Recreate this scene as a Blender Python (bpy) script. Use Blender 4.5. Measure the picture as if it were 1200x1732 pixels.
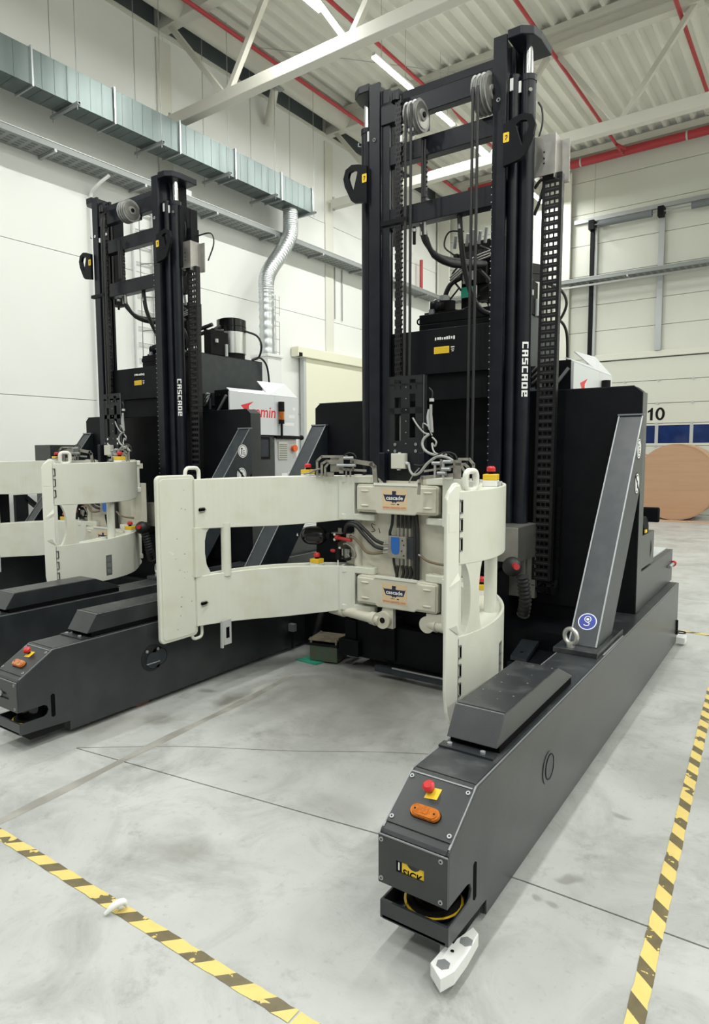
import bpy, bmesh, math, random
from mathutils import Matrix, Vector
random.seed(7)
C = bpy.context.scene.collection
for o in list(bpy.data.objects): bpy.data.objects.remove(o)
SC = bpy.context.scene
# ------------------------------------------------------------------ camera, world, light, exposure
cam_d = bpy.data.cameras.new('camera'); cam = bpy.data.objects.new('camera', cam_d); C.objects.link(cam)
SC.camera = cam
cam_d.sensor_fit = 'HORIZONTAL'; cam_d.sensor_width = 36.0; cam_d.lens = 36.0*1113.4/1200.0
cam_d.clip_end = 200
TURN = 0.022                                   # the trucks stand 1.3 degrees off the hall's axis
yaw, pitch, roll = -0.6024-TURN, -0.0897, -0.0036
_f = Vector((math.sin(yaw)*math.cos(pitch), math.cos(yaw)*math.cos(pitch), math.sin(pitch)))
_r = Vector((math.cos(yaw), -math.sin(yaw), 0)); _u = _r.cross(_f)
_r2 = math.cos(roll)*_r + math.sin(roll)*_u; _u2 = -math.sin(roll)*_r + math.cos(roll)*_u
cam.matrix_world = Matrix(((_r2.x, _u2.x, -_f.x, 0), (_r2.y, _u2.y, -_f.y, 0), (_r2.z, _u2.z, -_f.z, 1.6), (0, 0, 0, 1)))

W = bpy.data.worlds.new('world'); SC.world = W; W.use_nodes = True
W.node_tree.nodes['Background'].inputs[0].default_value = (0.93, 0.98, 1.0, 1)
W.node_tree.nodes['Background'].inputs[1].default_value = 0.50
vs = SC.view_settings; vs.view_transform = 'Standard'; vs.look = 'None'; vs.gamma = 1.0; vs.use_curve_mapping = False
vs.exposure = 0.0
LAMP_W = 112.0                                  # watts of one ceiling lamp

# ------------------------------------------------------------------ materials
def mat(name, col, rough=0.5, metal=0.0, col2=None, scale=6.0, lo=0.4, hi=0.65, bump=0.0, bscale=40.0, emit=None, estr=0.0,
        coat=0.0, stretch=None, trans=0.0, detail=5.0, spec=.5):
    m = bpy.data.materials.new(name); m.use_nodes = True
    nt = m.node_tree; b = nt.nodes['Principled BSDF']
    b.inputs['Base Color'].default_value = (*col, 1); b.inputs['Roughness'].default_value = rough
    b.inputs['Metallic'].default_value = metal; b.inputs['Coat Weight'].default_value = coat
    b.inputs['Transmission Weight'].default_value = trans; b.inputs['Specular IOR Level'].default_value = spec
    tc = nt.nodes.new('ShaderNodeTexCoord'); src = tc.outputs['Object']
    if stretch:
        mp = nt.nodes.new('ShaderNodeMapping'); mp.inputs['Scale'].default_value = stretch
        nt.links.new(src, mp.inputs[0]); src = mp.outputs[0]
    if col2:
        n = nt.nodes.new('ShaderNodeTexNoise'); n.inputs['Scale'].default_value = scale; n.inputs['Detail'].default_value = detail
        nt.links.new(src, n.inputs['Vector'])
        r = nt.nodes.new('ShaderNodeMapRange'); r.inputs[1].default_value = lo; r.inputs[2].default_value = hi
        nt.links.new(n.outputs[0], r.inputs[0])
        mx = nt.nodes.new('ShaderNodeMix'); mx.data_type = 'RGBA'
        mx.inputs[6].default_value = (*col, 1); mx.inputs[7].default_value = (*col2, 1)
        nt.links.new(r.outputs[0], mx.inputs[0]); nt.links.new(mx.outputs[2], b.inputs['Base Color'])
    if bump:
        n2 = nt.nodes.new('ShaderNodeTexNoise'); n2.inputs['Scale'].default_value = bscale; n2.inputs['Detail'].default_value = 4
        nt.links.new(src, n2.inputs['Vector'])
        bp = nt.nodes.new('ShaderNodeBump'); bp.inputs['Strength'].default_value = bump; bp.inputs['Distance'].default_value = 0.01
        nt.links.new(n2.outputs[0], bp.inputs['Height']); nt.links.new(bp.outputs[0], b.inputs['Normal'])
    if emit:
        b.inputs['Emission Color'].default_value = (*emit, 1); b.inputs['Emission Strength'].default_value = estr
    return m

M = {}
M['mast'] = mat('navy_black_paint', (.0050, .0066, .0115), .36, col2=(.0085, .0105, .016), scale=9, bump=.05, bscale=160, spec=.32)
M['black'] = mat('black_paint', (.0038, .0044, .0062), .5, col2=(.006, .0066, .0085), scale=5, bump=.05, bscale=120, spec=.16)
M['grey'] = mat('anthracite_textured_paint', (.017, .0205, .023), .30, col2=(.025, .029, .031), scale=7, bump=.08, bscale=320, spec=.65)
M['pgrey'] = mat('dark_plate_paint', (.012, .015, .016), .5, spec=.3)
M['greytop'] = mat('anthracite_worn_paint', (.026, .030, .033), .32, col2=(.075, .080, .080), scale=11, lo=.52, hi=.80, bump=.12, bscale=260)
M['slate'] = mat('slate_grey_paint', (.018, .025, .031), .36, col2=(.028, .035, .041), scale=12, bump=.06, bscale=200)
M['edge'] = mat('worn_bare_edge', (.26, .28, .29), .40, metal=.5)
M['cream'] = mat('cream_enamel', (.66, .67, .59), .36, col2=(.60, .595, .49), scale=5, lo=.50, hi=.78, bump=.05, bscale=60)
M['cream2'] = mat('cream_enamel_hinges', (.60, .58, .49), .38, col2=(.50, .46, .36), scale=8, lo=.48, hi=.80, bump=.06, bscale=60)
M['rim'] = mat('cream_rim', (.74, .74, .66), .35)
M['dark'] = mat('dark_void', (.003, .003, .0035), .9, spec=.08)
M['rubber'] = mat('black_rubber', (.012, .012, .013), .5)
M['chain'] = mat('oiled_chain_steel', (.030, .029, .031), .34, metal=.6)
M['chainpl'] = mat('black_chain_plastic', (.007, .007, .008), .42, spec=.3)
M['chainpin'] = mat('grey_chain_bar', (.030, .030, .032), .45)
M['chrome'] = mat('chrome', (.80, .82, .84), .10, metal=1.0)
M['motorsteel'] = mat('turned_motor_shell', (.62, .63, .63), .28, metal=.95)
M['eyesteel'] = mat('forged_zinc', (.55, .55, .53), .32, metal=.7)
M['steel'] = mat('brushed_steel', (.40, .39, .365), .38, metal=.85, col2=(.33, .32, .30), scale=6, bump=.04, bscale=200)
M['bracket'] = mat('lasercut_steel', (.33, .31, .27), .5, metal=.4, col2=(.25, .235, .20), scale=18)
M['sheave'] = mat('worn_sheave', (.34, .34, .33), .5, metal=.3, col2=(.22, .22, .215), scale=14)
M['galv'] = mat('galvanised_sheet', (.135, .170, .168), .40, metal=.6, col2=(.185, .22, .216), scale=3.0, lo=.35, hi=.7, stretch=(1, 1.5, .2), bump=.03, bscale=6)
M['spiral'] = mat('galvanised_spiral', (.55, .58, .59), .30, metal=.8)
M['zinc'] = mat('zinc', (.40, .42, .43), .42, metal=.6)
M['tray'] = mat('zinc_tray', (.27, .29, .285), .5, metal=.35)
M['rimz'] = mat('zinc_tray_rim', (.42, .44, .43), .45, metal=.4)
M['seam'] = mat('panel_seam', (.34, .345, .33), .7)
M['hole'] = mat('tray_slot', (.15, .165, .16), .8)
M['white'] = mat('white_panel', (.80, .815, .79), .55, col2=(.77, .785, .76), scale=.5, bump=.02, bscale=30)
M['whitepl'] = mat('white_plastic', (.74, .75, .74), .4)
M['hood'] = mat('white_hood_paint', (.66, .68, .70), .32)
M['cab'] = mat('light_grey_cabinet', (.48, .50, .50), .4)
M['jbox'] = mat('junction_box_plastic', (.58, .57, .50), .5)
M['panel'] = mat('greywhite_wall_panel', (.66, .67, .60), .55, col2=(.63, .64, .57), scale=.6)
M['door'] = mat('overhead_door', (.64, .65, .58), .5)
M['creamdoor'] = mat('cream_sliding_door', (.78, .77, .62), .5)
M['col'] = mat('white_column_paint', (.68, .68, .61), .5)
M['truss'] = mat('offwhite_truss_paint', (.62, .61, .545), .48)
M['deck'] = mat('roof_deck', (.74, .74, .67), .5, col2=(.70, .70, .63), scale=1.0)
M['red'] = mat('red_pipe', (.42, .035, .045), .4)
M['estop'] = mat('red_button', (.50, .022, .025), .3)
M['redv'] = mat('red_valve', (.45, .03, .035), .4)
M['yellow'] = mat('yellow_plastic', (.72, .47, .02), .4)
M['amber'] = mat('amber_lens', (.52, .15, .010), .2, col2=(.36, .085, .005), scale=60, coat=.6)
M['orange'] = mat('orange_knob', (.80, .11, .02), .4)
M['kraft'] = mat('kraft_paper', (.46, .285, .175), .8, col2=(.43, .265, .16), scale=2.0, stretch=(.3, 1, 6))
M['kraftd'] = mat('kraft_dark', (.36, .20, .10), .8)  # darker kraft brown for the wound edge
M['blue'] = mat('blue_paint', (.015, .12, .42), .5, bump=.2, bscale=90)
M['navy'] = mat('navy_print', (.012, .018, .055), .5)
M['beige'] = mat('beige_sticker', (.68, .52, .32), .55)
M['stwhite'] = mat('sticker_white', (.82, .83, .82), .5)
M['stred'] = mat('sticker_red', (.55, .10, .06), .5)
M['logored'] = mat('logo_red', (.72, .03, .04), .5)
M['styellow'] = mat('sticker_yellow', (.86, .58, .03), .5)
M['stblue'] = mat('sticker_blue', (.03, .05, .34), .5)
M['ink'] = mat('black_ink', (.006, .006, .006), .7, spec=.2)
M['glassb'] = mat('dusky_blue_glass', (.012, .026, .11), .06, col2=(.022, .05, .18), scale=2.2)
M['green'] = mat('green_pad', (.03, .34, .22), .45)
M['greenm'] = mat('green_dirty_metal', (.07, .12, .085), .5, metal=.2, col2=(.11, .10, .06), scale=20)
M['dirty'] = mat('dirty_steel_plate', (.27, .22, .15), .6, metal=.2, col2=(.16, .14, .11), scale=25)
M['rust'] = mat('rusty_wheel', (.17, .085, .05), .7, col2=(.10, .06, .04), scale=14)
M['cable'] = mat('grey_cable', (.34, .34, .33), .45)
M['hosebrown'] = mat('brown_hose', (.17, .125, .075), .4)
M['lamp'] = mat('lit_led_strip', (1, 1, 1), .5, emit=(1.0, .98, .86), estr=14)
M['lampbody'] = mat('lamp_housing', (.7, .7, .68), .5)
M['glossblk'] = mat('gloss_black', (.006, .006, .007), .12)
M['screen'] = mat('dark_screen', (.008, .012, .03), .15)
M['paper'] = mat('crumpled_paper', (.80, .80, .77), .6)

def tape_material():
    m = bpy.data.materials.new('hazard_tape'); m.use_nodes = True; nt = m.node_tree; b = nt.nodes['Principled BSDF']
    b.inputs['Roughness'].default_value = .38
    tc = nt.nodes.new('ShaderNodeTexCoord'); sp = nt.nodes.new('ShaderNodeSeparateXYZ'); nt.links.new(tc.outputs['Object'], sp.inputs[0])
    def math_(op, a, bb, c=None):
        n = nt.nodes.new('ShaderNodeMath'); n.operation = op
        for i, v in enumerate((a, bb)):
            if v is None: continue
            if isinstance(v, (int, float)): n.inputs[i].default_value = v
            else: nt.links.new(v, n.inputs[i])
        return n.outputs[0]
    s = math_('SUBTRACT', sp.outputs[0], math_('MULTIPLY', sp.outputs[1], 1.0))
    fr = math_('FRACT', math_('DIVIDE', s, .162), None)
    n = nt.nodes.new('ShaderNodeTexNoise'); n.inputs['Scale'].default_value = 22; n.inputs['Detail'].default_value = 6
    nt.links.new(tc.outputs['Object'], n.inputs['Vector'])
    n2 = nt.nodes.new('ShaderNodeTexNoise'); n2.inputs['Scale'].default_value = 4.5; nt.links.new(tc.outputs['Object'], n2.inputs['Vector'])
    blk = math_('GREATER_THAN', fr, .56)
    wear = math_('MULTIPLY', math_('GREATER_THAN', n.outputs[0], .58), math_('GREATER_THAN', n2.outputs[0], .50))
    wear2 = math_('GREATER_THAN', n2.outputs[0], .66)
    keep = math_('MULTIPLY', blk, math_('SUBTRACT', 1.0, math_('MAXIMUM', wear, wear2)))
    c1 = nt.nodes.new('ShaderNodeMix'); c1.data_type = 'RGBA'; c1.inputs[6].default_value = (.74, .58, .19, 1); c1.inputs[7].default_value = (.62, .48, .16, 1)
    nt.links.new(n.outputs[0], c1.inputs[0])
    c2 = nt.nodes.new('ShaderNodeMix'); c2.data_type = 'RGBA'; c2.inputs[6].default_value = (.085, .072, .045, 1); c2.inputs[7].default_value = (.20, .16, .075, 1)
    nt.links.new(n.outputs[0], c2.inputs[0])
    c3 = nt.nodes.new('ShaderNodeMix'); c3.data_type = 'RGBA'
    nt.links.new(keep, c3.inputs[0]); nt.links.new(c1.outputs[2], c3.inputs[6]); nt.links.new(c2.outputs[2], c3.inputs[7])
    nt.links.new(c3.outputs[2], b.inputs['Base Color'])
    return m
M['tape'] = tape_material()

def floor_material():
    m = bpy.data.materials.new('power_floated_concrete'); m.use_nodes = True; nt = m.node_tree; b = nt.nodes['Principled BSDF']
    tc = nt.nodes.new('ShaderNodeTexCoord'); P = tc.outputs['Object']
    def noise(scale, detail=6, rough=.6, vec=P, dist=0.0):
        n = nt.nodes.new('ShaderNodeTexNoise'); n.inputs['Scale'].default_value = scale; n.inputs['Detail'].default_value = detail
        n.inputs['Roughness'].default_value = rough; n.inputs['Distortion'].default_value = dist
        nt.links.new(vec, n.inputs['Vector']); return n.outputs[0]
    def rng(v, a, bb, c=0.0, d=1.0):
        r = nt.nodes.new('ShaderNodeMapRange'); r.inputs[1].default_value = a; r.inputs[2].default_value = bb
        r.inputs[3].default_value = c; r.inputs[4].default_value = d; nt.links.new(v, r.inputs[0]); return r.outputs[0]
    def mix(f, c1, c2):
        x = nt.nodes.new('ShaderNodeMix'); x.data_type = 'RGBA'
        if isinstance(f, float): x.inputs[0].default_value = f
        else: nt.links.new(f, x.inputs[0])
        for i, c in ((6, c1), (7, c2)):
            if isinstance(c, tuple): x.inputs[i].default_value = (*c, 1)
            else: nt.links.new(c, x.inputs[i])
        return x.outputs[2]
    def mul(a, bb):
        n = nt.nodes.new('ShaderNodeMath'); n.operation = 'MULTIPLY'
        for i, v in enumerate((a, bb)):
            if isinstance(v, (int, float)): n.inputs[i].default_value = v
            else: nt.links.new(v, n.inputs[i])
        return n.outputs[0]
    def blob(cx, cy, rx, ry, soft=.5, ang=0.0):
        mp = nt.nodes.new('ShaderNodeMapping'); mp.vector_type = 'TEXTURE'
        mp.inputs['Location'].default_value = (cx, cy, 0); mp.inputs['Scale'].default_value = (rx, ry, 1e6); mp.inputs['Rotation'].default_value = (0, 0, ang)
        wob = nt.nodes.new('ShaderNodeTexNoise'); wob.inputs['Scale'].default_value = 5; nt.links.new(P, wob.inputs['Vector'])
        va = nt.nodes.new('ShaderNodeVectorMath'); va.operation = 'MULTIPLY_ADD'
        va.inputs[1].default_value = (.22, .22, 0); nt.links.new(wob.outputs[1], va.inputs[0]); nt.links.new(P, va.inputs[2])
        nt.links.new(va.outputs[0], mp.inputs[0])
        l = nt.nodes.new('ShaderNodeVectorMath'); l.operation = 'LENGTH'; nt.links.new(mp.outputs[0], l.inputs[0])
        return rng(l.outputs['Value'], 1.0, 1.0-soft)
    base = mix(rng(noise(.9, 8), .34, .66), (.37, .38, .37), (.49, .50, .485))
    base = mix(mul(rng(noise(2.2, 9, .70, dist=.8), .47, .70), .75), base, (.245, .247, .235))
    base = mix(mul(rng(noise(5.2, 9, .72), .57, .72), .60), base, (.19, .19, .178))
    base = mix(mul(rng(noise(34, 3), .60, .72), .30), base, (.24, .235, .22))
    # tyre-polished dirt and the clamp's painted-in shadow, in front of it, and drips
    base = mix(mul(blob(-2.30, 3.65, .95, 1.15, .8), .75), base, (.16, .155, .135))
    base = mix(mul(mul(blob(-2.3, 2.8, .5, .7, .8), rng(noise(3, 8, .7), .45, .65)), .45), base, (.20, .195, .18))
    for (x, y, r1, r2, a, k) in ((-3.10, 2.55, .17, .10, .9, .55), (-2.98, 3.02, .12, .18, .3, .7), (-3.22, 3.05, .10, .06, .6, .6), (-3.33, 2.30, .16, .22, -.2, .35),
                              (-1.95, 1.75, .16, .12, .3, .35), (-1.6, 2.35, .22, .15, 0, .3), (-.62, 2.48, .05, .035, .4, .55), (-.56, 3.05, .045, .03, .4, .5),
                              (-.66, 2.28, .035, .03, .2, .5), (-.60, 2.28, .03, .03, .2, .5), (-.3, 3.6, .5, .35, .4, .28)):
        base = mix(mul(blob(x, y, r1, r2, .55, a), k), base, (.155, .145, .125))
    base = mix(mul(blob(-2.93, 3.10, .05, .42, .8, .22), .55), base, (.62, .60, .54))     # pale scraped streaks
    base = mix(mul(blob(-3.15, 2.35, .10, .5, .8, .15), .30), base, (.60, .59, .55))
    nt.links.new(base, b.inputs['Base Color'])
    rr = rng(noise(3.2, 6), .35, .7, .30, .52); nt.links.new(rr, b.inputs['Roughness'])
    bp = nt.nodes.new('ShaderNodeBump'); bp.inputs['Strength'].default_value = .06; bp.inputs['Distance'].default_value = .01
    nt.links.new(noise(60, 4), bp.inputs['Height']); nt.links.new(bp.outputs[0], b.inputs['Normal'])
    return m
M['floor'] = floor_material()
M['joint'] = mat('joint_filler', (.20, .195, .175), .7, col2=(.13, .125, .11), scale=6)
M['strip'] = mat('dirty_joint_band', (.25, .24, .215), .6, col2=(.34, .33, .30), scale=7)

# ------------------------------------------------------------------ mesh helpers
class MB:
    def __init__(s): s.v = []; s.f = []; s.mi = []; s.mats = []; s.sm = []
    def _m(s, m):
        m = M[m] if isinstance(m, str) else m
        if m not in s.mats: s.mats.append(m)
        return s.mats.index(m)
    def add(s, vs_, fs, m=None, smooth=False):
        n = len(s.v); s.v += [tuple(p) for p in vs_]; k = s._m(m) if m else 0
        for q in fs: s.f.append([i+n for i in q]); s.mi.append(k); s.sm.append(smooth)
        return s
    def box(s, x0, x1, y0, y1, z0, z1, m=None):
        if x0 > x1: x0, x1 = x1, x0
        if y0 > y1: y0, y1 = y1, y0
        if z0 > z1: z0, z1 = z1, z0
        vs_ = [(x, y, z) for z in (z0, z1) for y in (y0, y1) for x in (x0, x1)]
        return s.add(vs_, [(0, 2, 3, 1), (4, 5, 7, 6), (0, 1, 5, 4), (1, 3, 7, 5), (3, 2, 6, 7), (2, 0, 4, 6)], m)
    def prism(s, poly, ax, a, b, m=None):
        def p3(p, t): return {'x': (t, p[0], p[1]), 'y': (p[0], t, p[1]), 'z': (p[0], p[1], t)}[ax]
        n = len(poly); A = sum(poly[i][0]*poly[(i+1) % n][1]-poly[(i+1) % n][0]*poly[i][1] for i in range(n))
        if A < 0: poly = poly[::-1]
        if a > b: a, b = b, a
        vs_ = [p3(p, a) for p in poly]+[p3(p, b) for p in poly]
        fs = [tuple(range(n))[::-1], tuple(range(n, 2*n))]+[(i, (i+1) % n, n+(i+1) % n, n+i) for i in range(n)]
        if ax == 'y': fs = [q[::-1] for q in fs]
        return s.add(vs_, fs, m)
    def hexa(s, p, m=None):          # 8 points, bottom ring then top ring
        return s.add(p, [(3, 2, 1, 0), (4, 5, 6, 7), (0, 1, 5, 4), (1, 2, 6, 5), (2, 3, 7, 6), (3, 0, 4, 7)], m)
    def cyl(s, p0, p1, r, n=16, m=None, r1=None, cap=True, smooth=True):
        p0, p1 = Vector(p0), Vector(p1); d = (p1-p0).normalized(); r1 = r if r1 is None else r1
        u = d.orthogonal().normalized(); w = d.cross(u)
        vs_ = []
        for p, rr in ((p0, r), (p1, r1)):
            for i in range(n):
                a = 2*math.pi*i/n; vs_.append(p+u*(rr*math.cos(a))+w*(rr*math.sin(a)))
        s.add(vs_, [(i, (i+1) % n, n+(i+1) % n, n+i) for i in range(n)], m, smooth)
        if cap:
            s.add(vs_[:n], [tuple(range(n))[::-1]], m); s.add(vs_[n:], [tuple(range(n))], m)
        return s
    def tube(s, pts, r, n=8, m=None, closed=False, smooth=True):
        P = [Vector(p) for p in pts]; N = len(P); rs = r if isinstance(r, (list, tuple)) else [r]*N
        vs_ = []; u = None
        for i, p in enumerate(P):
            a = P[i-1] if (i > 0 or closed) else P[i]; b = P[(i+1) % N] if (i < N-1 or closed) else P[i]
            d = (b-a).normalized()
            if u is None: u = d.orthogonal().normalized()
            else:
                u = u-d*u.dot(d); u = u.normalized() if u.length > 1e-6 else d.orthogonal().normalized()
            w = d.cross(u)
            for k in range(n):
                t = 2*math.pi*k/n; vs_.append(p+u*(rs[i]*math.cos(t))+w*(rs[i]*math.sin(t)))
        fs = []
        for i in range(N if closed else N-1):
            j = (i+1) % N
            for k in range(n): fs.append((i*n+k, i*n+(k+1) % n, j*n+(k+1) % n, j*n+k))
        s.add(vs_, fs, m, smooth)
        if not closed:
            s.add(vs_[:n], [tuple(range(n))[::-1]], m); s.add(vs_[-n:], [tuple(range(n))], m)
        return s
    def bar(s, pts, w, h, up=(0, 0, 1), m=None):      # rectangular bars along a polyline
        for a, b in zip(pts, pts[1:]):
            a, b = Vector(a), Vector(b); d = (b-a).normalized(); U = Vector(up); sd = d.cross(U)
            sd = sd.normalized() if sd.length > 1e-5 else d.orthogonal().normalized(); U = sd.cross(d).normalized()
            p = []
            for q in (a, b):
                p += [q-sd*w/2-U*h/2, q+sd*w/2-U*h/2, q+sd*w/2+U*h/2, q-sd*w/2+U*h/2]
            s.add(p, [(0, 1, 2, 3), (7, 6, 5, 4), (0, 4, 5, 1), (1, 5, 6, 2), (2, 6, 7, 3), (3, 7, 4, 0)], m)
        return s
    def sphere(s, c, r, n=14, k=8, m=None, sc=(1, 1, 1)):
        vs_ = []; fs = []
        for j in range(k+1):
            t = math.pi*j/k
            for i in range(n):
                a = 2*math.pi*i/n
                vs_.append((c[0]+sc[0]*r*math.sin(t)*math.cos(a), c[1]+sc[1]*r*math.sin(t)*math.sin(a), c[2]+sc[2]*r*math.cos(t)))
        for j in range(k):
            for i in range(n): fs.append((j*n+i, (j+1)*n+i, (j+1)*n+(i+1) % n, j*n+(i+1) % n))
        return s.add(vs_, fs, m, True)
    def ring(s, c, R, r, ax='z', n=24, k=10, m=None):
        pts = []
        for i in range(n):
            a = 2*math.pi*i/n; x, y = R*math.cos(a), R*math.sin(a)
            pts.append({'z': (c[0]+x, c[1]+y, c[2]), 'x': (c[0], c[1]+x, c[2]+y), 'y': (c[0]+x, c[1], c[2]+y)}[ax])
        return s.tube(pts, r, k, m, closed=True)
    def build(s, name, parent=None, off=None, bevel=0.0, m=None, shift=(0, 0, 0)):
        if off is None: off = (0, -4.2, 0) if parent is not None and parent.get('_m') else (0, 0, 0)
        me = bpy.data.meshes.new(name)
        me.from_pydata([(x+off[0], y+off[1], z+off[2]) for x, y, z in s.v], [], s.f)
        for mm in (s.mats or [M[m or 'black']]): me.materials.append(mm)
        me.polygons.foreach_set('material_index', s.mi); me.polygons.foreach_set('use_smooth', s.sm)
        me.validate(); me.update()
        b = bmesh.new(); b.from_mesh(me)
        bmesh.ops.recalc_face_normals(b, faces=b.faces); b.to_mesh(me); b.free()
        o = bpy.data.objects.new(name, me); C.objects.link(o)
        if parent is not None:
            o.parent = parent
            if parent.get('_m'): o['_m'] = 1
        if bevel:
            md = o.modifiers.new('bevel', 'BEVEL'); md.width = bevel; md.segments = 2; md.limit_method = 'ANGLE'; md.angle_limit = math.radians(35)
        return o

def cr(pts, n=6):
    P = [Vector(p) for p in pts]; P = [2*P[0]-P[1]]+P+[2*P[-1]-P[-2]]; out = []
    for i in range(1, len(P)-2):
        a, b, c, d = P[i-1:i+3]
        for k in range(n):
            t = k/n; out.append(.5*((2*b)+(c-a)*t+(2*a-5*b+4*c-d)*t*t+(-a+3*b-3*c+d)*t**3))
    out.append(P[-2]); return out

_tx = {}
def text_geo(body, size=1.0, bold=0.0, shear=0.0):
    k = (body, bold, shear)
    if k not in _tx:
        cu = bpy.data.curves.new('t', 'FONT'); cu.body = body; cu.size = 1.0; cu.align_x = 'CENTER'; cu.align_y = 'CENTER'; cu.offset = bold; cu.shear = shear
        cu.resolution_u = 3
        o = bpy.data.objects.new('t', cu); C.objects.link(o); bpy.context.view_layer.update()
        me = o.evaluated_get(bpy.context.evaluated_depsgraph_get()).to_mesh()
        _tx[k] = ([tuple(v.co) for v in me.vertices], [tuple(p.vertices) for p in me.polygons])
        o.to_mesh_clear(); bpy.data.objects.remove(o); bpy.data.curves.remove(cu)
    v, f = _tx[k]; return [(x*size, y*size) for x, y, z in v], f
def put2d(mb, v2, faces, origin, ux, uy, m):            # flat print on a plane
    O, X, Y = Vector(origin), Vector(ux), Vector(uy)
    mb.add([O+X*a+Y*b for a, b in v2], faces, m)
STROKE = {'c': [(0, 0, 3, 1), (0, 0, 1, 5), (0, 4, 3, 5)], 'a': [(0, 0, 1, 4), (2, 0, 3, 5), (0, 4, 3, 5), (0, 2, 3, 2.9)],
          's': [(0, 0, 3, 1), (2, 0, 3, 3), (0, 2.1, 3, 3), (0, 2.1, 1, 5), (0, 4, 3, 5)], 'd': [(0, 0, 3, 1), (0, 0, 1, 5), (2, .4, 3, 4.6), (0, 4, 2.7, 5)],
          'e': [(0, 0, 3, 1), (0, 0, 1, 5), (0, 4, 3, 5), (0, 2.1, 3, 2.9), (2, 2.1, 3, 5)]}
def stroke_word(word, h):
    v = []; f = []; x = 0
    for ch in word:
        for (a, b, c, d) in STROKE[ch]:
            n = len(v); v += [((x+a)*h/5, b*h/5), ((x+c)*h/5, b*h/5), ((x+c)*h/5, d*h/5), ((x+a)*h/5, d*h/5)]; f.append((n, n+1, n+2, n+3))
        x += 3.75
    L = (x-.75)*h/5
    return [(a-L/2, b-h/2) for a, b in v], f
def disc2(r, n=24, cx=0, cy=0): return [(cx+r*math.cos(2*math.pi*i/n), cy+r*math.sin(2*math.pi*i/n)) for i in range(n)], [tuple(range(n))]
def rrect(x0, x1, y0, y1, r, n=5):
    out = []
    for cx, cy, a0 in ((x1-r, y0+r, -90), (x1-r, y1-r, 0), (x0+r, y1-r, 90), (x0+r, y0+r, 180)):
        for i in range(n+1):
            a = math.radians(a0+90*i/n); out.append((cx+r*math.cos(a), cy+r*math.sin(a)))
    return out

def tag(o, label=None, cat=None, group=None, kind=None):
    if label: o['label'] = label
    if cat: o['category'] = cat
    if group: o['group'] = group
    if kind: o['kind'] = kind
    return o
def empty(name, loc=(0, 0, 0), rz=0.0):
    o = bpy.data.objects.new(name, None); C.objects.link(o); o.location = loc; o.rotation_euler = (0, 0, rz); o.empty_display_size = .1
    return o
def kids(o): return [c for c in bpy.data.objects if c.parent == o]
def copy_tree(o, parent=None, kmap=None):
    c = o.copy(); C.objects.link(c); c.parent = parent
    for ch in kmap.get(o.name, []): copy_tree(ch, c, kmap)
    return c

# ================================================================== THE HALL
XW, YB = -10.15, 18.6          # left wall, back wall
ZD = 9.62                      # roof deck
XR, YF = 9.5, -7.0             # how far the hall is built

# ---- floor: slabs with saw-cut joints between them
FX = [(XW-.2, 1.3), (1.3, XR)]
fl = MB().box(XW-.3, XR, YF, YB+.3, -.30, -.012, 'joint').build('floor'); tag(fl, kind='structure')
def jl(x): return 2.255+(x+.85)*.045      # the cross joint runs a little off the hall's axis
cracks = []
slab = [[(XW-.2, YF), (-3.2615, YF), (-3.2615, 1.923), (-1.468, 2.203), (-.855, 2.263), (-.238, 2.287), (XR, 2.758), (XR, 7.9), (XW-.2, 7.6)],
        [(-3.2605, YF), (XR, YF), (XR, 2.75), (-.238, 2.279), (-.855, 2.255), (-1.468, 2.195), (-3.2605, 1.915)],
        [(XW-.2, 7.607), (XR, 7.907), (XR, 13.2), (XW-.2, 13.0)], [(XW-.2, 13.007), (XR, 13.207), (XR, YB+.3), (XW-.2, YB+.3)]]
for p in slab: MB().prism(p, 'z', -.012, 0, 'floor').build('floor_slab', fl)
# the old filled joint band running away under the clamp
bd = MB(); c = cr([(-2.78, .6), (-2.80, 1.0), (-2.865, 1.317), (-2.905, 1.75), (-2.95, 2.17), (-2.975, 2.5), (-2.995, 2.808), (-3.06, 3.2), (-3.155, 3.552), (-3.22, 3.9)] and
     [(a, b, 0) for a, b in ((-2.78, .6), (-2.80, 1.0), (-2.865, 1.317), (-2.905, 1.75), (-2.95, 2.17), (-2.975, 2.5), (-2.995, 2.808), (-3.03, 3.15), (-3.08, 3.5))], 6)
for a, b in zip(c, c[1:]):
    w0, w1 = .027+.006*math.sin(a.y*9), .027+.006*math.sin(b.y*9)
    bd.add([(a.x-w0, a.y, .0008), (a.x+w0, a.y, .0008), (b.x+w1, b.y, .0008), (b.x-w1, b.y, .0008)], [(0, 1, 2, 3)], 'strip')
bd.build('joint_band', fl)
ck = MB(); c = cr([(-3.262, 1.922, 0), (-2.8, 2.27, 0), (-2.3, 2.56, 0), (-1.89, 2.833, 0), (-1.6, 3.0, 0)], 5)
for a, b in zip(c, c[1:]): ck.add([(a.x, a.y-.003, .0007), (b.x, b.y-.003, .0007), (b.x, b.y+.003, .0007), (a.x, a.y+.003, .0007)], [(0, 1, 2, 3)], 'joint')
ck.build('crack', fl)

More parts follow.
